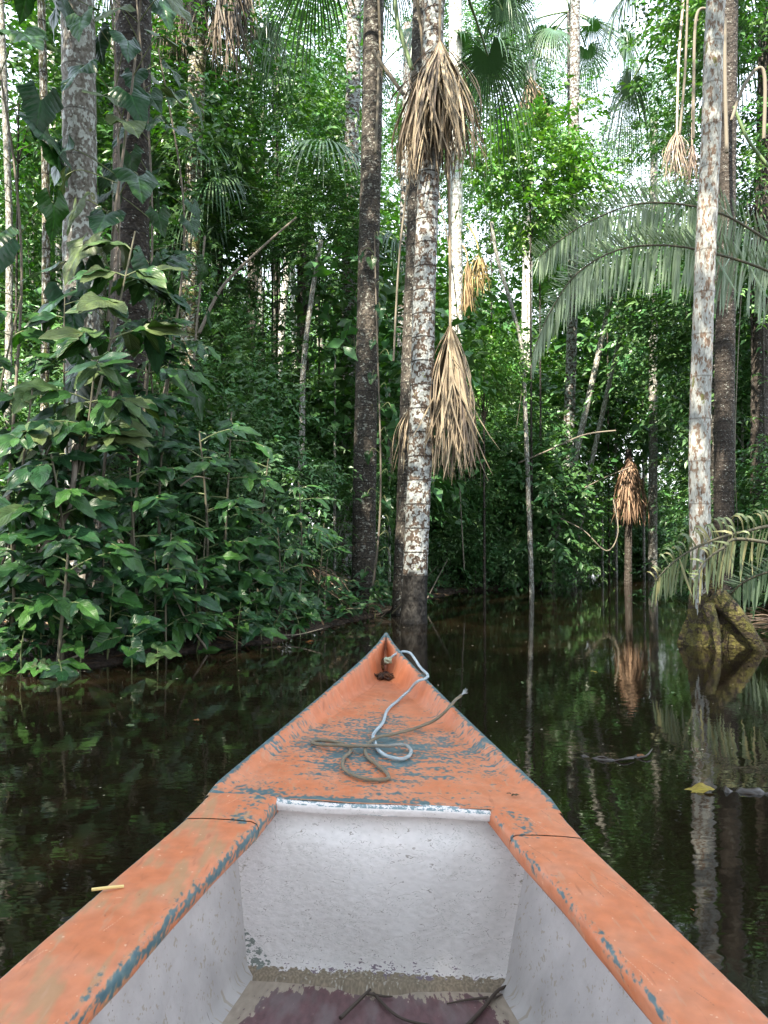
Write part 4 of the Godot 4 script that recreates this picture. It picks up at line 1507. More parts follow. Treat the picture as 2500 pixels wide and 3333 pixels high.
	# thin and far trunks
	for t: Array in [
		["slim sunlit trunk far behind the mossy skirted palm", 597, 24.0, 17, "bark_sunlit_white", 300, 1000],
		["narrow grey trunk left of the slim sunlit far trunk", 568, 24.5, 17, "bark_lichen", 300, 1000],
		["reddish trunk with torn petioles deep in the left forest", 537, 20.0, 20, "bark_brown", 400, 1000],
		["pale strip of trunk close behind the thick left trunk", 126, 14.0, 17, "bark_sunlit_white", 100, 900],
		["slender grey stem at the left edge", 12, 9.8, 15, "bark_grey", 0, 900],
		["thin brown stem left of the thick pale left trunk", 92, 9.4, 17, "bark_mossy", 0, 900],
		["thin grey trunk left of the dead fans, in deep shade", 868, 16.5, 20, "bark_lichen", 300, 1100],
		["grey trunk far left behind the thicket", 215, 13.0, 22, "bark_grey", 0, 1000],
		["dark slim trunk between the dark left trunk and the mossy palm", 350, 14.5, 18, "bark_dark", 0, 1000],
		["far pale trunk seen under the left canopy", 640, 27.0, 14, "bark_sunlit_white", 500, 1050],
		["far grey trunk beside the far pale trunk", 700, 25.0, 14, "bark_grey", 400, 1050],
	]:
		var x: float = (t[1] - 829.5) / 1703.0 * t[2]
		var z: float = -t[2]
		rng.seed = hash(t[0])
		var up := Vector3(x + rr(-0.5, 0.5), 12, z + rr(-0.5, 0.5))
		o = palm("slender_tree", t[0], [up, Vector3(x, 5, z), Vector3(x, 0, z)], t[3] * t[2] / 1703.0, t[4], 12.0, 0.3, 0.2)
		o.set_meta("category", "tree")
		fan_crown(o, up - Vector3(0, 0.4, 0), 5, 0.7, int(t[1]))
	# leaning saplings
	var lean := [
		["slender pale sapling leaning left of the straight dark palm", [Vector3(-0.948, 5.504, -11.800), Vector3(-1.099, 4.589, -11.800), Vector3(-1.215, 3.536, -11.800), Vector3(-1.233, 2.419, -11.800), Vector3(-1.312, 0.892, -11.800)], 12, 11.8],
		["thin slanting grey sapling right of the sunlit trunk", [Vector3(4.469, 5.745, -15.400), Vector3(4.140, 4.280, -15.400), Vector3(3.719, 2.459, -15.400), Vector3(3.348, 0.829, -15.400), Vector3(3.253, 0.108, -15.400)], 14, 15.4],
		["second slanting sapling close beside the first slanting one", [Vector3(4.875, 5.354, -16.000), Vector3(4.436, 3.456, -16.000), Vector3(4.066, 1.758, -16.000), Vector3(3.802, 0.069, -16.000)], 11, 16.0],
		["crooked pale stem leaning in the gap right of the dead fans", [Vector3(1.958, 6.740, -14.200), Vector3(2.065, 6.061, -14.200), Vector3(2.355, 5.044, -14.200), Vector3(2.518, 4.032, -14.200), Vector3(2.667, 0.185, -14.200)], 9, 14.2],
	]
	for l: Array in lean:
		o = thing("leaning_sapling", l[0], "sapling", trunk_base(l[1]))
		var rel := []
		for q: Vector3 in l[1]:
			rel.append(q - o.position)
		rel.reverse()
		rel[0].y = -0.3
		var b := MB.new()
		b.tube(curve(rel, 30), radii(31, l[2] * l[3] / 3406.0 * 1.2, l[2] * l[3] / 3406.0 * 0.8), 10, Color.WHITE, 0.5)
		part(o, "trunk", b.mesh(), M.bark_grey)
		if l[3] != 14.2:
			part(o, "crown", crowns.wall_b, M.crown, Transform3D(Basis.from_scale(Vector3(0.7, 0.5, 0.7)), rel[rel.size() - 1] + Vector3(0, 0.5, 0)))


# dry leaf stalks that hang or stand among the right-hand trunks
func stalks() -> void:
	for s: Array in [
		["long straw-coloured stalk hanging left of the smooth right trunk", [Vector3(4.238, 8.714, -10.800), Vector3(4.187, 7.535, -10.800), Vector3(4.101, 6.622, -10.800)], 0.018],
		["grey dry stalk curling over beside the smooth right trunk", [Vector3(4.351, 8.116, -10.400), Vector3(4.214, 8.085, -10.400), Vector3(4.160, 7.675, -10.400), Vector3(4.134, 6.355, -10.400)], 0.021],
		["broad pale stalk hanging right of the smooth right trunk", [Vector3(4.485, 7.858, -10.200), Vector3(4.477, 7.116, -10.200), Vector3(4.490, 6.070, -10.200)], 0.026],
		["bent grey stalk arching at the upper right edge", [Vector3(4.466, 6.394, -10.000), Vector3(4.619, 6.817, -10.000), Vector3(4.807, 7.071, -10.000), Vector3(4.901, 6.937, -10.000), Vector3(4.879, 6.153, -10.000)], 0.024],
		["green stalk slanting at the upper right edge", [Vector3(4.767, 6.903, -10.600), Vector3(4.951, 6.456, -10.600), Vector3(5.230, 6.073, -10.600)], 0.024],
		["grey stalk hanging beside the straight dark palm", [Vector3(-0.073, 7.673, -10.600), Vector3(-0.085, 6.967, -10.600), Vector3(-0.117, 6.265, -10.600)], 0.018],
		["dark stalk slanting up from the front palm's dead fan", [Vector3(-0.145, 7.239, -9.900), Vector3(0.062, 6.939, -9.900), Vector3(0.251, 6.670, -9.900)], 0.028],
		["green stalk rising left of the front palm", [Vector3(0.133, 7.899, -9.900), Vector3(0.192, 7.539, -9.900), Vector3(0.357, 6.999, -9.900)], 0.03],
		["dark hanging stalk left of the lichen-white front palm", [Vector3(0.297, 5.507, -9.900), Vector3(0.191, 4.558, -9.900), Vector3(0.120, 3.262, -9.900)], 0.014],
	]:
		var at: Vector3 = s[1][0]
		var o := thing("dry_stalk", s[0], "leaf stalk", at, "leaf stalks hanging from the palms")
		var rel := []
		for q: Vector3 in s[1]:
			rel.append(q - at)
		var b := MB.new()
		b.tube(curve(rel, 20), radii(21, s[2] * 0.9, s[2]), 8)
		part(o, "stalk", b.mesh(), M.petiole_green if s[0].begins_with("green") else M.petiole_dry)


func right_bank() -> void:
	# root mound
	var base := Vector3(3.187, 0.028, -7.800)
	base.y = 0
	var o := thing("root_mound", "moss-covered root mound carrying the smooth right trunk in the water", "tree roots", base)
	var m := mat("mossy_root", Color.WHITE, 0.95)
	var w := 512
	var a := noise_map(w, w, 0.012, 121, 4)
	var c := noise_map(w, w, 0.06, 122, 4)
	var out := PackedByteArray()
	out.resize(w * w * 3)
	for i in w * w:
		var col := Color(0.12, 0.095, 0.075).lerp(Color(0.27, 0.22, 0.16), c[i] / 255.0)
		if a[i] / 255.0 + 0.35 * (c[i] / 255.0 - 0.5) > 0.53:
			col = col.lerp(Color(0.36, 0.35, 0.13), 0.75 + 0.25 * (c[i] / 255.0 - 0.5))
		if c[i] > 205:
			col = col.lerp(Color(0.62, 0.60, 0.42), 0.7)
		out[i * 3] = int(col.r * 255); out[i * 3 + 1] = int(col.g * 255); out[i * 3 + 2] = int(col.b * 255)
	m.albedo_texture = picture(w, w, out)
	m.uv1_triplanar = true
	m.uv1_scale = Vector3(1.6, 1.6, 1.6)
	m.normal_enabled = true
	m.normal_texture = relief(256, 256, 0.06, 123, 10.0)
	var b := MB.new()
	for i in 26:
		var q := i / 25.0
		var y := lerpf(-0.25, 0.95, q)
		for s in 49:
			var wv := TAU * s / 48.0
			var r := 0.112 + 0.15 * exp(-maxf(y, 0.0) / 0.42)
			r *= 1.0 + 0.22 * lumps.get_noise_3d(cos(wv) * 260.0, y * 420.0, sin(wv) * 260.0) + 0.12 * lumps.get_noise_3d(cos(wv) * 900.0, y * 900.0, sin(wv) * 900.0)
			r *= 1.0 + (0.12 * pow(absf(sin(wv * 2.5 + 0.4)), 2.0) - 0.1 + 0.06 * sin(wv * 9.0 + y * 6.0) + 0.05 * sin(y * 23.0 + wv * 4.0)) * clampf(1.15 - y, 0, 1)
			b.p(Vector3(cos(wv) * r, y, -sin(wv) * r * 0.85), Vector2(s / 24.0, q))
		b.seams.append(i * 49); b.seams.append(i * 49 + 48)
	b.sheet(0, 26, 49)
	part(o, "mound", b.mesh(), m)
	for k in [[Vector3(3.216, 0.477, -7.600), Vector3(3.339, 0.310, -7.500), Vector3(3.508, 0.053, -7.400), 0.10], [Vector3(3.098, 0.398, -7.500), Vector3(3.098, 0.213, -7.400), Vector3(3.084, 0.033, -7.300), 0.05]]:
		b = MB.new()
		var rel := [k[0] - base - Vector3(0, 0, 0.05), k[1] - base, k[2] - base, (k[2] - base) + ((k[2] - k[1]) as Vector3) * 0.4 + Vector3(0, -0.08, 0)]
		rel[2].y = minf(rel[2].y, 0.02)
		b.tube(curve(rel, 16), radii(17, k[3] * 1.15, k[3] * 0.22), 10)
		part(o, "root", b.mesh(), m)
	# the web of the widest buttress
	b = MB.new()
	var q0 := Vector3(3.241, 0.536, -7.700) - base
	var q1 := Vector3(3.531, 0.033, -7.450) - base
	for i in 13:
		var t := i / 12.0
		var top := q0.lerp(q1, t) + Vector3(0, 0.03 * sin(t * 9.0) - 0.05 * sin(t * PI), 0)
		for k in 7:
			var e := k / 6.0
			var thick := 0.05 * (1.0 - 0.6 * t) * (0.5 + e)
			b.p(Vector3(top.x + 0.02 * e, lerpf(top.y, -0.15, e), top.z + thick + 0.012 * sin(i * 1.9 + k * 2.3)), Vector2(t, e))
	b.sheet(0, 13, 7, true)
	part(o, "buttress", b.mesh(), m)
	# feather palm whose two grey arching fronds cross behind the smooth trunk
	o = thing("feather_palm", "feather palm with two long grey arching fronds behind the smooth right trunk", "palm tree", Vector3(6.6, 0, -8.4))
	b = MB.new()
	b.tube(curve([Vector3(0, -0.2, 0), Vector3(0.1, 1.5, 0), Vector3(0, 3.0, 0)], 14), radii(15, 0.16, 0.13), 10)
	part(o, "trunk", b.mesh(), M.bark_brown)
	feather(o, [Vector3(6.6, 2.9, -8.4), Vector3(4.759, 3.694, -8.600), Vector3(4.224, 3.976, -8.600), Vector3(3.645, 4.166, -8.600), Vector3(3.147, 4.295, -8.700), Vector3(2.636, 4.279, -8.800), Vector3(2.189, 4.039, -8.900), Vector3(1.892, 3.600, -9.000), Vector3(1.714, 3.172, -9.000)], 225, 0.60, 0.72, "feather_grey", 71, 1.0, 0.30, 0.0, 3, false)
	feather(o, [Vector3(6.6, 3.0, -8.5), Vector3(5.068, 4.149, -9.200), Vector3(4.523, 4.534, -9.200), Vector3(3.987, 4.853, -9.200), Vector3(3.479, 5.017, -9.300), Vector3(3.015, 5.048, -9.400), Vector3(2.538, 4.902, -9.500), Vector3(2.193, 4.712, -9.600), Vector3(1.899, 4.489, -9.700)], 225, 0.60, 0.72, "feather_grey", 72, 1.0, 0.55, 0.0, 3, false)
	feather(o, [Vector3(6.6, 2.9, -8.4), Vector3(7.6, 3.9, -9.2), Vector3(8.6, 3.6, -10.0), Vector3(9.2, 2.7, -10.4)], 60, 0.7, 1.1, "feather_grey", 73, 0.9, 0.5, 0.0, 0, false)
	feather(o, [Vector3(6.6, 3.0, -8.4), Vector3(6.4, 4.4, -9.2), Vector3(6.0, 4.6, -10.2), Vector3(5.6, 4.0, -11.0)], 60, 0.7, 1.1, "feather_grey", 74, 0.9, 0.5, 0.0, 0, false)
	# a yellowing frond that droops before the mound
	o = thing("drooping_palm", "low palm with one yellowing frond drooping over the mossy root mound", "palm tree", Vector3(4.5, 0.1, -7.6))
	b = MB.new()
	b.tube(curve([Vector3(0, -0.2, 0), Vector3(0, 0.3, 0), Vector3(-0.1, 0.75, 0.05)], 8), radii(9, 0.07, 0.05), 9)
	part(o, "trunk", b.mesh(), M.bark_brown)
	feather(o, [Vector3(4.4, 0.85, -7.55), Vector3(3.764, 1.144, -7.450), Vector3(3.368, 1.109, -7.350), Vector3(3.065, 1.036, -7.300), Vector3(2.809, 0.930, -7.250), Vector3(2.611, 0.805, -7.200), Vector3(2.471, 0.657, -7.200)], 54, 0.46, 1.0, "feather_old", 75, 1.0, 0.6, 1.0)
	feather(o, [Vector3(4.4, 0.85, -7.55), Vector3(3.968, 0.766, -7.600), Vector3(3.704, 0.703, -7.700), Vector3(3.522, 0.588, -7.800), Vector3(3.450, 0.452, -7.900)], 34, 0.42, 1.0, "feather_grey", 76, 0.9, 0.4)
	feather(o, [Vector3(4.4, 0.85, -7.55), Vector3(4.380, 0.908, -8.200), Vector3(4.092, 0.857, -8.300), Vector3(3.893, 0.657, -8.400), Vector3(3.787, 0.478, -8.500)], 34, 0.42, 1.0, "feather_grey", 77, 0.9, 0.4)
	feather(o, [Vector3(4.4, 0.85, -7.55), Vector3(3.298, 1.037, -7.200), Vector3(3.043, 0.954, -7.100), Vector3(2.855, 0.831, -7.050), Vector3(2.751, 0.690, -7.000)], 15, 0.42, 1.0, "feather_old", 79, 1.1, 0.35, 1.0)
	# fallen dead stuff beside it
	dead_pile("fallen_frond", "dry brown frond lying in the water at the right edge beside the mound", Vector3(4.382, 0.119, -8.600), Vector3(-1, 0.02, 0.1), 0.8, 30, 78)


func left_thicket() -> void:
	var mixed := ["leaf_mid", "leaf_blue", "leaf_mid", "leaf_dark", "leaf_bright", "leaf_blue"]
	var pale := ["leaf_dusty", "leaf_olive", "leaf_mid", "leaf_blue", "leaf_dusty", "leaf_olive"]
	# broad-leaved saplings: [label, base px, base depth, tip px, tip depth, branches, leaves, size, spread, colours]
	for s: Array in [
		["tall sapling with pale toothed leaves leaning in front of the dark left trunk", Vector3(-3.108, 0.373, -6.900), Vector3(-2.294, 3.874, -7.200), 13, 8, 0.42, 0.75, pale, 0.42],
		["sapling of dusty broad leaves halfway up the left thicket", Vector3(-2.921, 0.106, -6.800), Vector3(-2.470, 2.523, -6.700), 9, 8, 0.37, 0.7, pale, 0.5],
		["broad-leaved sapling at the left edge below the climbers", Vector3(-3.559, 0.077, -7.000), Vector3(-3.341, 3.272, -7.200), 11, 9, 0.27, 0.7, mixed, 0.3],
		["dark sapling filling the left edge at mid height", Vector3(-3.123, 0.059, -6.600), Vector3(-2.956, 2.306, -6.600), 11, 9, 0.27, 0.7, mixed, 0.3],
		["bushy dark sapling under the pale toothed one", Vector3(-2.700, 0.077, -7.000), Vector3(-2.641, 1.981, -6.800), 12, 9, 0.26, 0.7, mixed, 0.25],
		["sapling with hanging glossy green leaf fingers in the left thicket", Vector3(-2.658, 0.074, -6.500), Vector3(-2.710, 1.740, -6.400), 6, 7, 0.30, 0.45, mixed, 0.6],
		["broad-leaved shrub behind the glossy leaf fingers", Vector3(-2.397, 0.006, -7.200), Vector3(-2.243, 3.030, -7.600), 13, 9, 0.28, 0.8, mixed, 0.3],
		["leafy sapling right of the dark left trunk", Vector3(-2.197, -0.023, -8.000), Vector3(-2.208, 3.583, -8.400), 13, 9, 0.25, 0.7, mixed, 0.35],
		["dark broad-leaved bush low in the thicket", Vector3(-2.168, 0.077, -7.000), Vector3(-2.230, 1.668, -6.900), 12, 9, 0.24, 0.7, mixed, 0.15],
		["shrub with spreading dark leaves above the left waterline", Vector3(-1.820, 0.034, -7.600), Vector3(-1.788, 2.084, -7.600), 12, 9, 0.24, 0.75, mixed, 0.2],
		["open shrub with light leaf sprays left of the mossy palm's foot", Vector3(-1.682, 0.024, -8.000), Vector3(-1.553, 2.325, -8.000), 9, 7, 0.24, 0.7, mixed, 0.5],
		["dark shrub at the thicket's right shoulder", Vector3(-1.324, 0.019, -8.400), Vector3(-1.263, 1.909, -8.600), 11, 9, 0.22, 0.7, mixed, 0.2],
		["low dark shrub leaning over the water at far left", Vector3(-3.114, 0.037, -6.500), Vector3(-2.995, 1.211, -6.300), 10, 9, 0.24, 0.6, mixed, 0.15],
		["low broad-leaved plant over the left waterline", Vector3(-2.612, 0.033, -6.300), Vector3(-2.473, 1.100, -6.200), 10, 9, 0.22, 0.55, mixed, 0.15],
	]:
		leafy("broadleaf_sapling", s[0], "sapling", s[1], s[2], {"leaf": "broad", "branches": s[3], "leaves": s[4], "size": s[5], "spread": s[6], "mats": s[7], "from": s[8], "stem": 0.018})
	for s: Array in [
		["glossy broad-leaved bush hanging over the left water", Vector3(-2.937, 0.121, -6.700), Vector3(-2.713, 0.805, -6.300), mixed],
		["second glossy bush right of the hanging glossy bush", Vector3(-2.443, 0.067, -6.800), Vector3(-2.306, 1.062, -6.500), mixed],
		["deep green bush in the middle of the left waterline", Vector3(-2.103, 0.048, -7.200), Vector3(-2.002, 0.938, -6.900), mixed],
		["deep green bush near the dead frond at the waterline", Vector3(-1.799, 0.020, -7.700), Vector3(-1.732, 0.886, -7.300), mixed],
		["glossy bush before the bank's dark middle", Vector3(-1.448, 0.024, -8.000), Vector3(-1.421, 1.010, -7.700), mixed],
		["broad-leaved plant in the upper thicket left of the pale sapling", Vector3(-2.958, 1.753, -7.400), Vector3(-3.018, 3.332, -7.400), mixed],
		["broad-leaved plant under the mossy palm's skirt", Vector3(-2.365, 2.308, -8.200), Vector3(-2.329, 3.965, -8.200), mixed],
	]:
		leafy("broadleaf_bush", s[0], "shrub", s[1], s[2], {"leaf": "broad", "branches": 12, "leaves": 8, "size": 0.25, "spread": 0.6, "mats": s[3], "from": 0.1, "stem": 0.012})
	# narrow-leaved shrubs
	for s: Array in [
		["bright narrow-leaved shrub catching the light at the bank's point", Vector3(-1.004, 0.019, -8.600), Vector3(-0.911, 1.643, -8.400), 10, 9, 0.20, 0.42, mixed, 0.55],
		["fresh green whorled plant at the waterline left of the bow", Vector3(-1.077, -0.027, -8.200), Vector3(-1.019, 0.791, -8.100), 8, 9, 0.19, 0.36, mixed, 0.4],
		["narrow-leaved bush in the shade behind the bright one", Vector3(-1.372, -0.045, -8.700), Vector3(-1.480, 1.458, -8.700), 12, 9, 0.19, 0.6, mixed, 0.2],
		["dense narrow-leaved bush above the left waterline", Vector3(-1.642, 0.011, -7.600), Vector3(-1.672, 1.364, -7.500), 12, 9, 0.19, 0.6, mixed, 0.2],
		["slim shrub with hanging lance leaves near the fallen fronds", Vector3(-0.822, 0.000, -9.400), Vector3(-0.715, 1.210, -9.400), 10, 8, 0.19, 0.5, mixed, 0.2],
		["lance-leaved shrub between the heart-leaved plants", Vector3(-1.922, 0.036, -7.000), Vector3(-1.861, 1.100, -6.900), 10, 9, 0.19, 0.5, mixed, 0.2],
		["lance-leaved shrub deep in the left corner", Vector3(-2.974, 0.004, -6.700), Vector3(-2.987, 1.604, -6.600), 11, 9, 0.22, 0.6, mixed, 0.2],
		["spray of pinnate leaves arching over the bank's point", Vector3(-1.177, -0.005, -8.400), Vector3(-1.078, 1.147, -8.000), 6, 12, 0.13, 0.6, mixed, 0.5],
	]:
		leafy("narrow_leaved_shrub", s[0], "shrub", s[1], s[2], {"leaf": "lance", "branches": s[3], "leaves": s[4], "size": s[5], "spread": s[6], "mats": s[7], "from": s[8], "stem": 0.012})
	# heart-leaved plants along the water
	for s: Array in [
		["heart-leaved plant with one big bright leaf over the left water", Vector3(-2.348, 0.043, -6.700), Vector3(-2.226, 0.681, -6.500), 5, 2, 0.26, 0.35, ["leaf_mid", "leaf_bright", "leaf_blue", "leaf_dark"]],
		["heart-leaved plant at the water's edge before the dark shrub", Vector3(-2.068, -0.001, -6.500), Vector3(-2.021, 0.370, -6.400), 4, 2, 0.24, 0.3, ["leaf_mid", "leaf_bright", "leaf_blue", "leaf_dark"]],
		["heart-leaved plant in the lower left corner", Vector3(-2.870, -0.004, -6.300), Vector3(-2.810, 0.375, -6.200), 5, 2, 0.22, 0.3, ["leaf_mid", "leaf_bright", "leaf_blue", "leaf_dark"]],
		["pale young leaf pair standing in the shallow left water", Vector3(-1.838, -0.003, -6.400), Vector3(-1.818, 0.172, -6.350), 2, 1, 0.24, 0.08, ["leaf_dusty"]],
		["heart-leaved plant right of the thicket's dead fronds", Vector3(-1.401, 0.004, -7.500), Vector3(-1.341, 0.450, -7.400), 5, 2, 0.20, 0.3, ["leaf_mid", "leaf_bright", "leaf_blue", "leaf_dark"]],
		["heart-leaved plant under the broad-leaved shrub", Vector3(-2.467, 0.016, -6.400), Vector3(-2.415, 0.510, -6.300), 5, 2, 0.22, 0.3, ["leaf_mid", "leaf_bright", "leaf_blue", "leaf_dark"]],
		["low olive-green plant at the left waterline", Vector3(-2.635, -0.022, -6.100), Vector3(-2.608, 0.110, -6.050), 3, 2, 0.16, 0.15, ["leaf_olive", "leaf_mid", "leaf_bright"]],
		["heart-leaved plant below the bright narrow-leaved shrub", Vector3(-0.863, 0.006, -8.700), Vector3(-0.819, 0.403, -8.500), 4, 2, 0.2, 0.3, ["leaf_mid", "leaf_bright", "leaf_blue", "leaf_dark"]],
	]:
		leafy("heart_leaved_plant", s[0], "plant", s[1], s[2], {"leaf": "heart", "branches": s[3], "leaves": s[4], "size": s[5], "spread": s[6], "mats": s[7], "from": 0.4, "stem": 0.008, "bark": "stem_green"})
	# climbers
	climber("climbing_aroid", "big-leaved climber on the thick pale left trunk", [Vector3(-3.021, 0.141, -8.200), Vector3(-2.899, 2.293, -8.100), Vector3(-2.831, 4.220, -8.100), Vector3(-2.824, 6.172, -8.100), Vector3(-2.859, 7.403, -8.100)], 0.08, 24, "arrow", 0.66, ["leaf_blue", "leaf_mid", "leaf_blue", "leaf_dark"])
	climber("climbing_aroid", "big-leaved climber hiding the dark left trunk", [Vector3(-2.921, 0.047, -9.000), Vector3(-2.914, 2.425, -9.000), Vector3(-2.868, 4.567, -9.000), Vector3(-2.785, 6.191, -9.000), Vector3(-2.754, 7.829, -9.000)], 0.2, 34, "arrow", 0.56, ["leaf_dark", "leaf_blue", "leaf_dark", "leaf_mid"])
	climber("climbing_aroid", "arrow-leaved climber at the far left edge", [Vector3(-3.799, 0.865, -8.000), Vector3(-3.845, 2.752, -8.000), Vector3(-3.887, 4.182, -8.000), Vector3(-3.952, 5.625, -8.000), Vector3(-4.015, 6.838, -8.000)], 0.15, 28, "arrow", 0.70, ["leaf_dark", "leaf_mid", "leaf_blue"])
	climber("climbing_aroid", "hanging climber with ragged yellowed leaves between the left trunks", [Vector3(-2.787, 3.227, -8.000), Vector3(-2.822, 4.421, -8.000), Vector3(-2.704, 5.625, -8.000), Vector3(-2.531, 6.594, -8.000), Vector3(-2.391, 7.081, -8.000)], 0.1, 14, "arrow", 0.56, ["leaf_olive", "leaf_dusty", "leaf_blue", "leaf_olive"])
	climber("climbing_aroid", "climber trailing dark blades before the mossy skirted palm", [Vector3(-2.656, 2.484, -9.400), Vector3(-2.546, 4.159, -9.400), Vector3(-2.522, 5.567, -9.400), Vector3(-2.633, 6.985, -9.400)], 0.12, 16, "arrow", 0.38, ["leaf_dark", "leaf_dark", "leaf_blue"])
	climber("climbing_vine", "small heart-leaved vine climbing the straight dark palm", [Vector3(-0.186, 0.219, -10.750), Vector3(-0.111, 1.416, -10.750), Vector3(-0.092, 3.320, -10.750), Vector3(-0.073, 5.241, -10.750)], 0.06, 26, "heart", 0.19, ["leaf_mid", "leaf_blue", "leaf_dark"])
	climber("climbing_vine", "small vine climbing low on the white-blotched trunk", [Vector3(-0.476, 0.067, -12.600), Vector3(-0.456, 2.212, -12.600), Vector3(-0.428, 4.450, -12.600)], 0.06, 16, "heart", 0.17, ["leaf_dark", "leaf_blue"])
	# slanting branches and dead wood of the thicket
	rng.seed = 3
	for s: Array in [
		["mossy crooked branch slanting up through the lower left thicket", [Vector3(-3.091, 0.559, -6.600), Vector3(-2.825, 0.984, -6.600), Vector3(-2.635, 1.333, -6.600), Vector3(-2.621, 1.849, -6.700)], 0.035],
		["thin forked branch crossing the dark middle of the thicket", [Vector3(-1.964, 1.547, -7.600), Vector3(-1.830, 1.636, -7.600), Vector3(-1.674, 1.614, -7.600)], 0.009],
		["thin bare branch slanting at the left edge", [Vector3(-3.258, 0.786, -6.700), Vector3(-3.068, 1.297, -6.700), Vector3(-2.880, 1.860, -6.800)], 0.012],
		["bare diagonal branch behind the mossy skirted palm", [Vector3(-2.455, 3.741, -10.400), Vector3(-2.192, 4.423, -10.600), Vector3(-1.724, 5.002, -10.800), Vector3(-1.236, 5.535, -11.000)], 0.025],
	]:
		twig("slanting_branch", s[0], s[1], s[2], s[2] * 0.6, "vine_wood")
	dead_pile("fallen_frond", "brown dead palm frond leaning on the bank below the straight dark palm", Vector3(-0.982, 0.734, -9.600), Vector3(0.75, -0.55, 0.1), 0.75, 34, 81)
	dead_pile("fallen_frond", "dry dead frond lying at the left waterline", Vector3(-1.755, 0.222, -7.700), Vector3(0.8, -0.16, 0.3), 0.55, 30, 82)
	dead_pile("fallen_frond", "grey dead frond lying low in the left corner", Vector3(-3.551, 0.364, -7.400), Vector3(0.7, -0.25, 0.2), 0.9, 34, 83)
	dead_pile("fallen_frond", "straw-coloured frond on the bank beside the front palm's foot", Vector3(0.127, 0.107, -10.600), Vector3(-0.6, -0.05, 0.5), 0.5, 24, 85)


func row(n: int, x0: float, x1: float, z0: float, z1: float, kinds: Array, noun: String, what: String, h: Vector2, size: Vector2, y: Vector2, m: String, r: float) -> void:
	for i in n:
		var x := lerpf(x0, x1, (i + rr(0.1, 0.9)) / n)
		var z := lerpf(z0, z1, rng.randf())
		var q := x / -z
		if shore_gap(x, z) < -0.7 or (q > -0.185 and q < -0.112 and z < -11.5 and z > -23.0):
			continue
		if (q > -0.055 and q < 0.005 and z > -12.5) or (q > 0.25 and q < 0.41 and z > -18.6) or (q > 0.215 and q < 0.25 and z > -16.9) or (q > 0.235 and q < 0.32 and z < -23.0 and noun == "forest_tree"):
			continue
		forest(kinds[i % kinds.size()], noun, what, x, z, rr(h.x, h.y), Vector3.ONE * rr(size.x, size.y), rr(y.x, y.y), m, r)


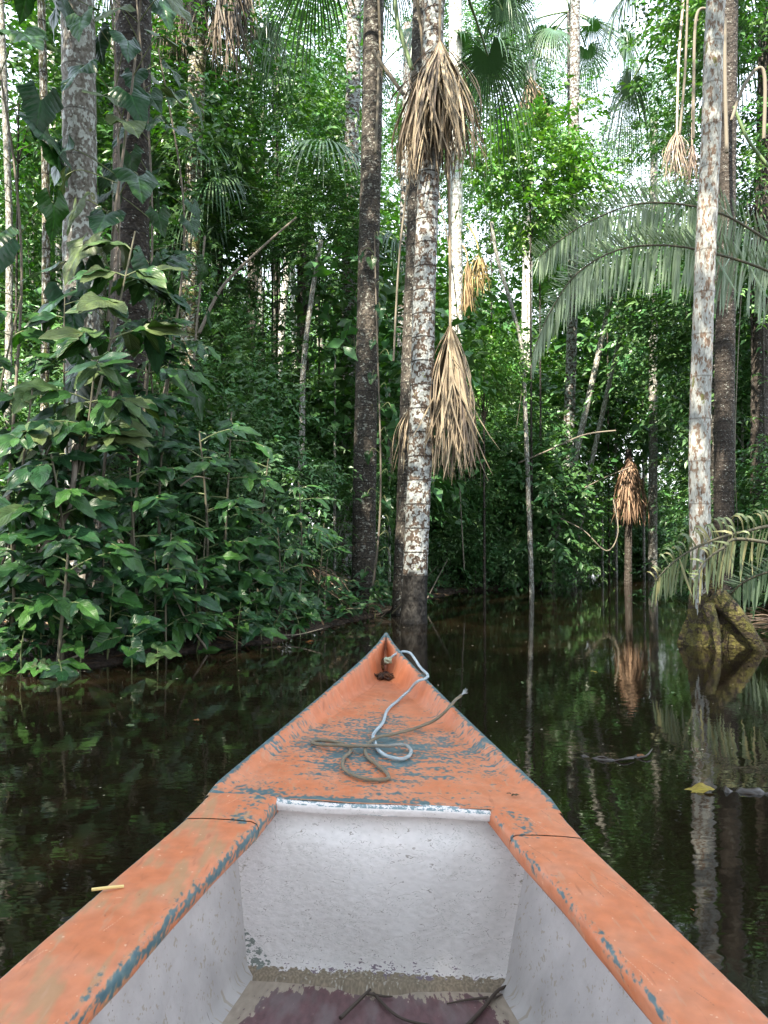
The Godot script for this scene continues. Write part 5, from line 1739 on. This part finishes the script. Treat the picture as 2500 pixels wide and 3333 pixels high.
func depths() -> void:
	rng.seed = 77
	# behind the left thicket
	row(14, -6.4, -1.2, -9.4, -11.0, ["wall_a", "wall_a", "wall_c"], "understory_shrub", "dark leafy shrub", Vector2(1.8, 2.6), Vector2(0.75, 1.0), Vector2(1.1, 1.6), "bark_dark", 0.02)
	row(18, -8.0, 0.2, -12.0, -15.0, ["wall_b", "broad", "fresh", "feathery"], "understory_tree", "slender leafy treelet", Vector2(2.5, 4.5), Vector2(0.9, 1.3), Vector2(1.4, 4.0), "bark_grey", 0.03)
	row(8, -8.5, -2.6, -12.5, -16.0, ["wall_a", "wall_b"], "understory_tree", "tall dim treelet", Vector2(5.0, 7.0), Vector2(1.2, 1.7), Vector2(5.0, 8.0), "bark_grey", 0.04)
	# along the middle of the view, at the edge of the water
	row(26, 0.6, 5.6, -14.6, -17.0, ["wall_b", "feathery", "wall_a", "broad"], "understory_shrub", "small-leaved shrub", Vector2(1.0, 1.6), Vector2(0.6, 0.9), Vector2(0.5, 1.2), "bark_dark", 0.016)
	row(18, 0.9, 5.4, -14.8, -16.6, ["wall_b", "broad", "wall_b", "feathery"], "understory_shrub", "leafy standing shrub", Vector2(2.0, 2.8), Vector2(0.7, 0.95), Vector2(1.6, 2.6), "bark_dark", 0.016)
	row(16, 0.4, 5.8, -16.6, -19.0, ["fresh", "broad", "fresh", "wall_b"], "understory_tree", "small-leaved understory tree", Vector2(2.2, 3.2), Vector2(0.9, 1.3), Vector2(1.8, 3.2), "bark_dark", 0.022)
	row(14, 0.0, 7.0, -19.0, -22.0, ["fresh", "broad", "wall_b"], "understory_tree", "fresh leafy treelet", Vector2(4.0, 6.0), Vector2(1.1, 1.6), Vector2(3.6, 5.8), "bark_grey", 0.04)
	# right bank
	row(16, 5.5, 9.0, -10.0, -14.5, ["wall_a", "wall_b"], "understory_shrub", "dark leafy shrub", Vector2(1.2, 2.4), Vector2(0.75, 1.05), Vector2(0.7, 1.7), "bark_dark", 0.02)
	row(14, 6.2, 11.0, -14.0, -19.0, ["wall_b", "wall_a", "fresh"], "understory_tree", "slender leafy treelet", Vector2(3.0, 6.0), Vector2(1.0, 1.4), Vector2(2.2, 5.6), "bark_grey", 0.04)
	# the far forest
	row(9, 4.6, 8.6, -24.0, -26.0, ["wall_b", "wall_a"], "forest_shrub", "dark bush by the bend", Vector2(1.0, 1.6), Vector2(0.9, 1.2), Vector2(0.6, 1.2), "bark_dark", 0.02)
	row(24, -14.0, 16.0, -22.0, -28.0, ["wall_b", "wall_a", "fresh"], "forest_shrub", "leafy far shrub", Vector2(1.5, 2.5), Vector2(1.2, 1.7), Vector2(1.0, 1.8), "bark_grey", 0.03)
	row(15, -15.0, 16.0, -23.0, -29.0, ["big_b", "wall_b", "fresh"], "forest_tree", "leafy forest tree", Vector2(5.0, 8.0), Vector2(1.5, 2.3), Vector2(3.6, 8.0), "bark_grey", 0.07)
	row(26, -26.0, 28.0, -32.0, -42.0, ["big_a", "big_b"], "forest_tree", "tall far tree", Vector2(5.0, 12.0), Vector2(3.0, 4.4), Vector2(2.5, 12.5), "bark_grey", 0.12)
	row(16, -38.0, 40.0, -46.0, -54.0, ["big_a", "big_b"], "forest_tree", "tallest far tree", Vector2(7.0, 16.0), Vector2(5.0, 6.5), Vector2(4.0, 14.0), "bark_grey", 0.2)
	# sunlit greenery high between the trunks: [pixel x, y, depth, radius, kind]
	for s: Array in [
		["fresh green tree catching the sun right of the hanging dead fans", Vector3(2.736, 7.819, -14.600), 1.05, "fresh"],
		["fresh green tree beneath the gap of sky", Vector3(3.068, 7.956, -15.400), 1.0, "fresh"],
		["leafy tree left of the gap of sky", Vector3(2.743, 11.688, -20.000), 1.9, "big_b"],
		["glossy tree right of the gap of sky", Vector3(6.295, 10.246, -16.000), 1.2, "wall_b"],
		["dark leafy tree above the far bend", Vector3(5.419, 9.330, -19.000), 1.6, "big_b"],
		["shady tree filling the space left of the straight dark palm", Vector3(-1.910, 7.921, -14.000), 1.5, "wall_b"],
		["dark leafy tree over the left forest", Vector3(-2.140, 9.675, -15.000), 1.5, "wall_b"],
		["sapling with bright leaves beside the lower dead fan", Vector3(1.781, 4.157, -14.000), 0.6, "fresh"],
		["small tree left of the thick dark palm at mid height", Vector3(-1.074, 5.641, -13.000), 1.0, "wall_a"],
		["dim tree between the two left trunks", Vector3(-3.764, 7.770, -13.200), 1.3, "wall_a"],
		["tree behind the left edge climbers", Vector3(-5.403, 7.257, -11.500), 1.3, "wall_a"],
		["dark tree at the right edge above the feather fronds", Vector3(6.100, 6.731, -13.000), 1.4, "wall_b"],
		["far tree seen between the front palm and the sunlit white trunk", Vector3(2.180, 16.698, -27.000), 2.3, "big_b"],
		["lower far tree beside the sunlit white trunk", Vector3(1.782, 12.206, -26.000), 2.2, "big_a"],
		["far tree right of the sunlit white trunk, high up", Vector3(3.682, 18.292, -28.000), 2.4, "big_a"],
		["far tree behind the thin crooked stem", Vector3(3.629, 10.805, -26.000), 2.2, "big_b"],
		["far tree right behind the slim bright trunk", Vector3(5.190, 9.834, -25.000), 2.1, "big_a"],
		["far tree behind the tip of the arching fronds", Vector3(5.681, 7.481, -24.000), 1.9, "fresh"],
		["far tree under the arching fronds", Vector3(7.407, 9.236, -25.000), 2.2, "big_b"],
		["far tree left of the straight dark palm, high", Vector3(-1.639, 15.836, -24.000), 2.0, "big_a"],
		["far tree close left of the straight dark palm", Vector3(-1.358, 11.063, -23.000), 1.9, "big_b"],
		["far tree between the front pair and the straight dark palm", Vector3(0.453, 13.281, -25.000), 2.0, "big_a"],
		["lower far tree between the front pair and the straight dark palm", Vector3(0.291, 8.625, -24.000), 1.9, "fresh"],
		["far tree under the upper right gap of sky", Vector3(8.586, 13.925, -26.000), 2.0, "big_b"],
		["far tree left of the upper right gap of sky", Vector3(5.968, 15.570, -26.000), 1.6, "big_a"],
		["far tree in the gap of the left trunks", Vector3(-7.195, 11.809, -20.000), 2.0, "big_b"],
		["lower far tree in the gap of the left trunks", Vector3(-6.751, 8.192, -19.000), 1.8, "big_a"],
		["far tree at the left edge", Vector3(-8.218, 8.573, -18.000), 1.9, "big_b"],
		["leafy tree behind the smooth right trunk", Vector3(5.632, 5.383, -14.200), 1.4, "wall_a"],
		["tree in the upper right corner", Vector3(6.095, 9.295, -12.600), 1.5, "wall_b"],
	]:
		var at: Vector3 = s[1]
		tree("sunlit_tree", s[0], "tree", Vector3(at.x, maxf(ground_y(at.x, at.z), -0.2), at.z), at.y, 0.028, s[3], at.y, Vector3.ONE * s[2], rr(0, TAU), "bark_dark")
	# lower fan palms between
	for s: Array in [
		["young fan palm spreading between the mossy palm and the dark palm", Vector3(-2.901, 6.828, -13.600), 6, 0.8],
		["fan palm with drooping leaves left of the straight dark palm", Vector3(-1.387, 6.663, -13.400), 7, 0.9],
		["sunlit fan palm high behind the mossy skirted palm", Vector3(-3.391, 12.896, -20.000), 9, 1.25],
		["second sunlit fan palm behind the left forest", Vector3(-3.287, 16.418, -24.000), 9, 1.3],
		["pale sunlit fan palm against the sky", Vector3(5.288, 15.875, -22.000), 9, 0.95],
		["dark fan palm at the top right against the sky", Vector3(5.738, 11.020, -13.600), 8, 0.9],
		["fan palm in the upper left gap", Vector3(-6.865, 10.924, -16.000), 8, 1.0],
	]:
		var at: Vector3 = s[1]
		var o := thing("fan_palm", s[0], "palm tree", Vector3(at.x, 0, at.z))
		var b := MB.new()
		b.tube(PackedVector3Array([Vector3(0, -0.3, 0), Vector3(0, at.y * 0.5, 0), Vector3(0, at.y, 0)]), radii(3, 0.12, 0.1), 9, Color.WHITE, 0.5)
		part(o, "trunk", b.mesh(), M.bark_brown)
		fan_crown(o, at, s[2], s[3], hash(s[0]) % 1000, true)
	# vines and stems that hang through the middle
	for s in 34:
		var d := rr(9.8, 19.0)
		var x := rr(-0.42, 0.46) * d
		if s % 3 == 0:
			x = rr(-0.42, -0.05) * d
		if shore_gap(x, -d) < -0.4:
			continue
		var top := rr(4.0, 8.5)
		var w := rr(-0.7, 0.7)
		vine("thin hanging vine " + beside(x, -d), [Vector3(x + w, top, -d), Vector3(x + w * 0.5 + rr(-0.2, 0.2), top * 0.66, -d + rr(-0.2, 0.2)), Vector3(x + rr(-0.15, 0.15), top * 0.33, -d), Vector3(x, rr(0.0, 0.6), -d)], rr(0.006, 0.016), "vine_wood" if s % 2 else "petiole_dry")
	for s: Array in [
		["thin liana looping low over the far water", [Vector3(3.240, 1.355, -14.500), Vector3(3.639, 1.142, -14.400), Vector3(4.031, 0.765, -14.300), Vector3(4.273, 1.100, -14.400), Vector3(4.251, 1.700, -14.600)], 0.012],
		["pale branch reaching across the middle of the dark thicket", [Vector3(2.495, 2.388, -14.600), Vector3(2.991, 2.593, -14.500), Vector3(3.651, 2.880, -14.400), Vector3(4.245, 2.965, -14.400)], 0.016],
		["bare twig reaching over the far bend", [Vector3(3.658, 1.883, -14.800), Vector3(4.154, 2.137, -14.700), Vector3(4.556, 2.302, -14.600)], 0.012],
	]:
		vine(s[0], s[1], s[2], "petiole_dry")
	# undergrowth of the forest floor
	var b := MB.new()
	for i in 9000:
		var x := rr(-12, 12)
		var z := -rr(7.0, 24.0)
		var g := shore_gap(x, z)
		if g < 0.05:
			continue
		var y := ground_y(x, z)
		var h := rr(0.1, 0.75) * minf(1.0, 0.35 + g)
		var at := Vector3(x, y, z)
		var tip := at + Vector3(rr(-0.25, 0.25), h, rr(-0.1, 0.35))
		var t := rr(0.6, 1.3)
		var col := Color(0.05 * t * rr(0.8, 1.4), 0.11 * t, 0.045 * t)
		for k in 5:
			var p := at.lerp(tip, rr(0.3, 1.0))
			var d := (Vector3(rr(-1, 1), rr(-0.5, 0.3), rr(-0.6, 1))).normalized()
			var s := d.cross(Vector3(0.2, 1, 0.4)).normalized()
			var n := s.cross(d)
			var l := rr(0.09, 0.2)
			var w := l * rr(0.14, 0.24)
			var q := b.p(p, Vector2.ZERO, col)
			b.p(p + d * l * 0.5 - s * w + n * w * 0.3, Vector2.ZERO, col)
			b.p(p + d * l * 0.5, Vector2.ZERO, col)
			b.p(p + d * l * 0.5 + s * w + n * w * 0.3, Vector2.ZERO, col)
			b.p(p + d * l - n * l * 0.2, Vector2.ZERO, col)
			b.tri(q, q + 1, q + 2); b.tri(q, q + 2, q + 3); b.tri(q + 1, q + 4, q + 2); b.tri(q + 2, q + 4, q + 3)
	var o := part(self, "undergrowth", b.mesh(), M.crown)
	o.set_meta("kind", "stuff"); o.set_meta("label", "low leafy ground cover of the forest floor")


# the trees over and behind the boat, out of the picture: the canoe and the near bank lie in their shade
func overhead() -> void:
	rng.seed = 91
	for s: Array in [
		["forest tree leaning over the creek beside the canoe", Vector3(-7.0, 0, 2.5), Vector3(1.4, 12.5, 1.2), 3.7, "big_a"],
		["forest tree on the left bank beside the canoe", Vector3(-7.5, 0, -4.5), Vector3(3.2, 12.5, 1.3), 2.8, "big_b"],
		["forest tree behind the canoe on the left", Vector3(-8.0, 0, 6.5), Vector3(2.9, 13.0, 0), 4.2, "big_a"],
		["forest tree on the right bank beside the canoe", Vector3(9.0, 0, -2.0), Vector3(-0.6, 11.5, 0), 3.6, "big_b"],
		["forest tree whose crown reaches over the middle of the creek", Vector3(7.5, 0, -3.6), Vector3(-5.8, 12.5, -0.8), 2.4, "big_b"],
		["forest tree roofing the creek right behind the canoe", Vector3(6.5, 0, 5.5), Vector3(-5.5, 12.5, -0.5), 3.6, "big_a"],
		["forest tree roofing the creek over the canoe", Vector3(-6.5, 0, 3.6), Vector3(6.0, 13.5, -3.5), 3.0, "big_a"],
		["forest tree on the right bank behind the canoe", Vector3(8.5, 0, 3.0), Vector3(-3.0, 11.5, 0.0), 3.6, "big_b"],
		["tree closing the creek far behind the canoe, left", Vector3(-6.0, 0, 12.0), Vector3(0.6, 7.0, 0), 4.5, "big_a"],
		["tree closing the creek far behind the canoe", Vector3(-0.5, 0, 15.0), Vector3(0.5, 6.0, 0), 5.0, "big_b"],
		["tree closing the creek far behind the canoe, right", Vector3(7.0, 0, 12.5), Vector3(-0.6, 7.0, 0), 4.5, "big_a"],
		["tall tree behind the canoe, second from the left bank", Vector3(-9.0, 0, 8.5), Vector3(5.6, 15.0, 0), 3.6, "big_b"],
		["tall tree behind the canoe, third from the left bank", Vector3(-9.5, 0, 7.0), Vector3(4.6, 14.6, 0.6), 3.2, "big_a"],
		["tree whose small crown hangs before the straight dark palm", Vector3(-7.8, 0, -6.4), Vector3(5.2, 12.2, 0.1), 1.8, "big_b"],
		["tall leafy treelet behind the canoe on the left", Vector3(-9.2, 0, 5.6), Vector3(4.2, 12.6, 1.3), 2.7, "wall_b"],
		["tree leaning over the left thicket", Vector3(-6.8, 0, -6.0), Vector3(2.2, 10.2, 0.6), 2.0, "big_b"],
	]:
		var lean: Vector3 = s[2]
		tree("canopy_tree", s[0], "tree", s[1], lean.y, 0.2, s[4], lean.y, Vector3.ONE * s[3], rr(0, TAU), "bark_grey", "", Vector3(lean.x, 0, lean.z))


# things that the words so far do not tell apart are told apart by their order from left to right
func tell_apart() -> void:
	var same := {}
	for o in get_children():
		if o.has_meta("category") and o.get_meta("category") in ["shrub", "tree", "vine"]:
			var l: String = o.get_meta("label")
			if not same.has(l):
				same[l] = []
			same[l].append(o)
	var count := ["", "second", "third", "fourth", "fifth", "sixth", "seventh", "eighth", "ninth", "tenth", "eleventh", "twelfth", "thirteenth", "fourteenth", "fifteenth", "sixteenth", "seventeenth", "eighteenth", "nineteenth", "twentieth", "twenty-first", "twenty-second", "twenty-third"]
	for l: String in same:
		var a: Array = same[l]
		if a.size() < 2:
			continue
		a.sort_custom(func(p, q): return p.position.x / -p.position.z < q.position.x / -q.position.z)
		for i in a.size():
			var said: String = "leftmost " if i == 0 else ("rightmost " if i == a.size() - 1 else count[mini(i, 22)] + " from left, ")
			a[i].set_meta("label", said + l)


func _ready() -> void:
	var cam := Camera3D.new()
	cam.name = "camera"
	cam.fov = 66.0
	cam.near = 0.05
	cam.far = 300.0
	cam.position = Vector3(0, 1.1, 0)
	cam.rotation.x = atan(44.0 / 1703.0)
	add_child(cam)
	var sky := ProceduralSkyMaterial.new()
	sky.sky_top_color = Color(0.79, 0.85, 0.93)
	sky.sky_horizon_color = Color(0.965, 0.975, 0.99)
	sky.sky_curve = 0.25
	sky.ground_bottom_color = Color(0.10, 0.11, 0.08)
	sky.ground_horizon_color = Color(0.25, 0.28, 0.22)
	sky.sky_energy_multiplier = 1.0
	sky.sun_angle_max = 20.0
	var env := Environment.new()
	env.background_mode = Environment.BG_SKY
	env.sky = Sky.new()
	env.sky.sky_material = sky
	env.tonemap_mode = Environment.TONE_MAPPER_LINEAR
	env.tonemap_exposure = 4.3
	env.sdfgi_enabled = true
	env.ssao_enabled = true
	env.ssil_enabled = true
	var we := WorldEnvironment.new()
	we.name = "environment"
	we.environment = env
	add_child(we)
	var sun := DirectionalLight3D.new()
	sun.name = "sun"
	sun.light_energy = 1.6
	sun.light_color = Color(1.0, 0.96, 0.88)
	sun.light_angular_distance = 0.5
	sun.shadow_enabled = true
	add_child(sun)
	sun.look_at_from_position(Vector3(-0.30, 0.77, 0.56) * 50.0, Vector3.ZERO)

	materials()
	mat("wet_wood", lin(0.03, 0.02, 0.014), 0.35)
	mat("twig_dark", lin(0.07, 0.05, 0.04), 0.85)
	feather_parts()
	make_crowns()
	ground_and_water()
	canoe()
	palms()
	stalks()
	right_bank()
	left_thicket()
	depths()
	overhead()
	litter()
	bank()
	floating()
	rope()
	chain()
	twig("dry_twig", "forked dark twig with a pale end lying on the canoe floor, left", [Vector3(-0.083, 0.179, -1.520), Vector3(-0.054, 0.183, -1.562), Vector3(-0.028, 0.177, -1.617)], 0.0042, 0.0028, "twig_dark", [[Vector3(-0.034, 0.177, -1.604), Vector3(0.000, 0.172, -1.602), Vector3(0.017, 0.169, -1.607)]])
	twig("dry_twig", "long thin twig running off from the forked one on the canoe floor", [Vector3(-0.022, 0.173, -1.611), Vector3(0.014, 0.171, -1.553), Vector3(0.045, 0.170, -1.527), Vector3(0.088, 0.168, -1.516)], 0.0032, 0.0022, "twig_dark")
	twig("dry_twig", "lichen-spotted twig lying on the canoe floor, right", [Vector3(0.158, 0.167, -1.517), Vector3(0.197, 0.165, -1.578), Vector3(0.232, 0.164, -1.635), Vector3(0.260, 0.160, -1.662)], 0.0045, 0.0028, "twig_dark", [[Vector3(0.210, 0.165, -1.610), Vector3(0.167, 0.164, -1.604), Vector3(0.125, 0.164, -1.591)], [Vector3(0.204, 0.165, -1.599), Vector3(0.241, 0.160, -1.629)]])
	var straw := thing("straw", "short yellow straw lying across the left gunwale", "straw", Vector3(-0.469, 0.527, -1.280))
	var b := MB.new()
	b.tube(curve([Vector3.ZERO, Vector3(-0.446, 0.527, -1.287) - straw.position, Vector3(-0.423, 0.525, -1.297) - straw.position], 8), radii(9, 0.0028, 0.0026), 6)
	part(straw, "stem", b.mesh(), mat("straw_yellow", lin(0.62, 0.46, 0.18), 0.6))
	var crumb := thing("leaf_crumb", "shrivelled rust-brown leaf crumb on the right of the deck", "leaf", Vector3(0.293, 0.493, -1.836))
	part(crumb, "leaf", leaf_shape("broad", 1), M.leaf_brown, look(Vector3.ZERO, Vector3(1, 0.3, 0.2).normalized(), Vector3(0.3, 1, 0.3), 0.02))
	part(crumb, "leaf", leaf_shape("lance", 2), M.leaf_brown, look(Vector3(0.002, 0.003, 0), Vector3(-0.6, 0.5, 0.5).normalized(), Vector3(0.3, 1, 0.3), 0.018))
	tell_apart()
	for o in get_children():
		if o.name.begins_with("fallen_stick"):
			o.set_meta("category", "stick")
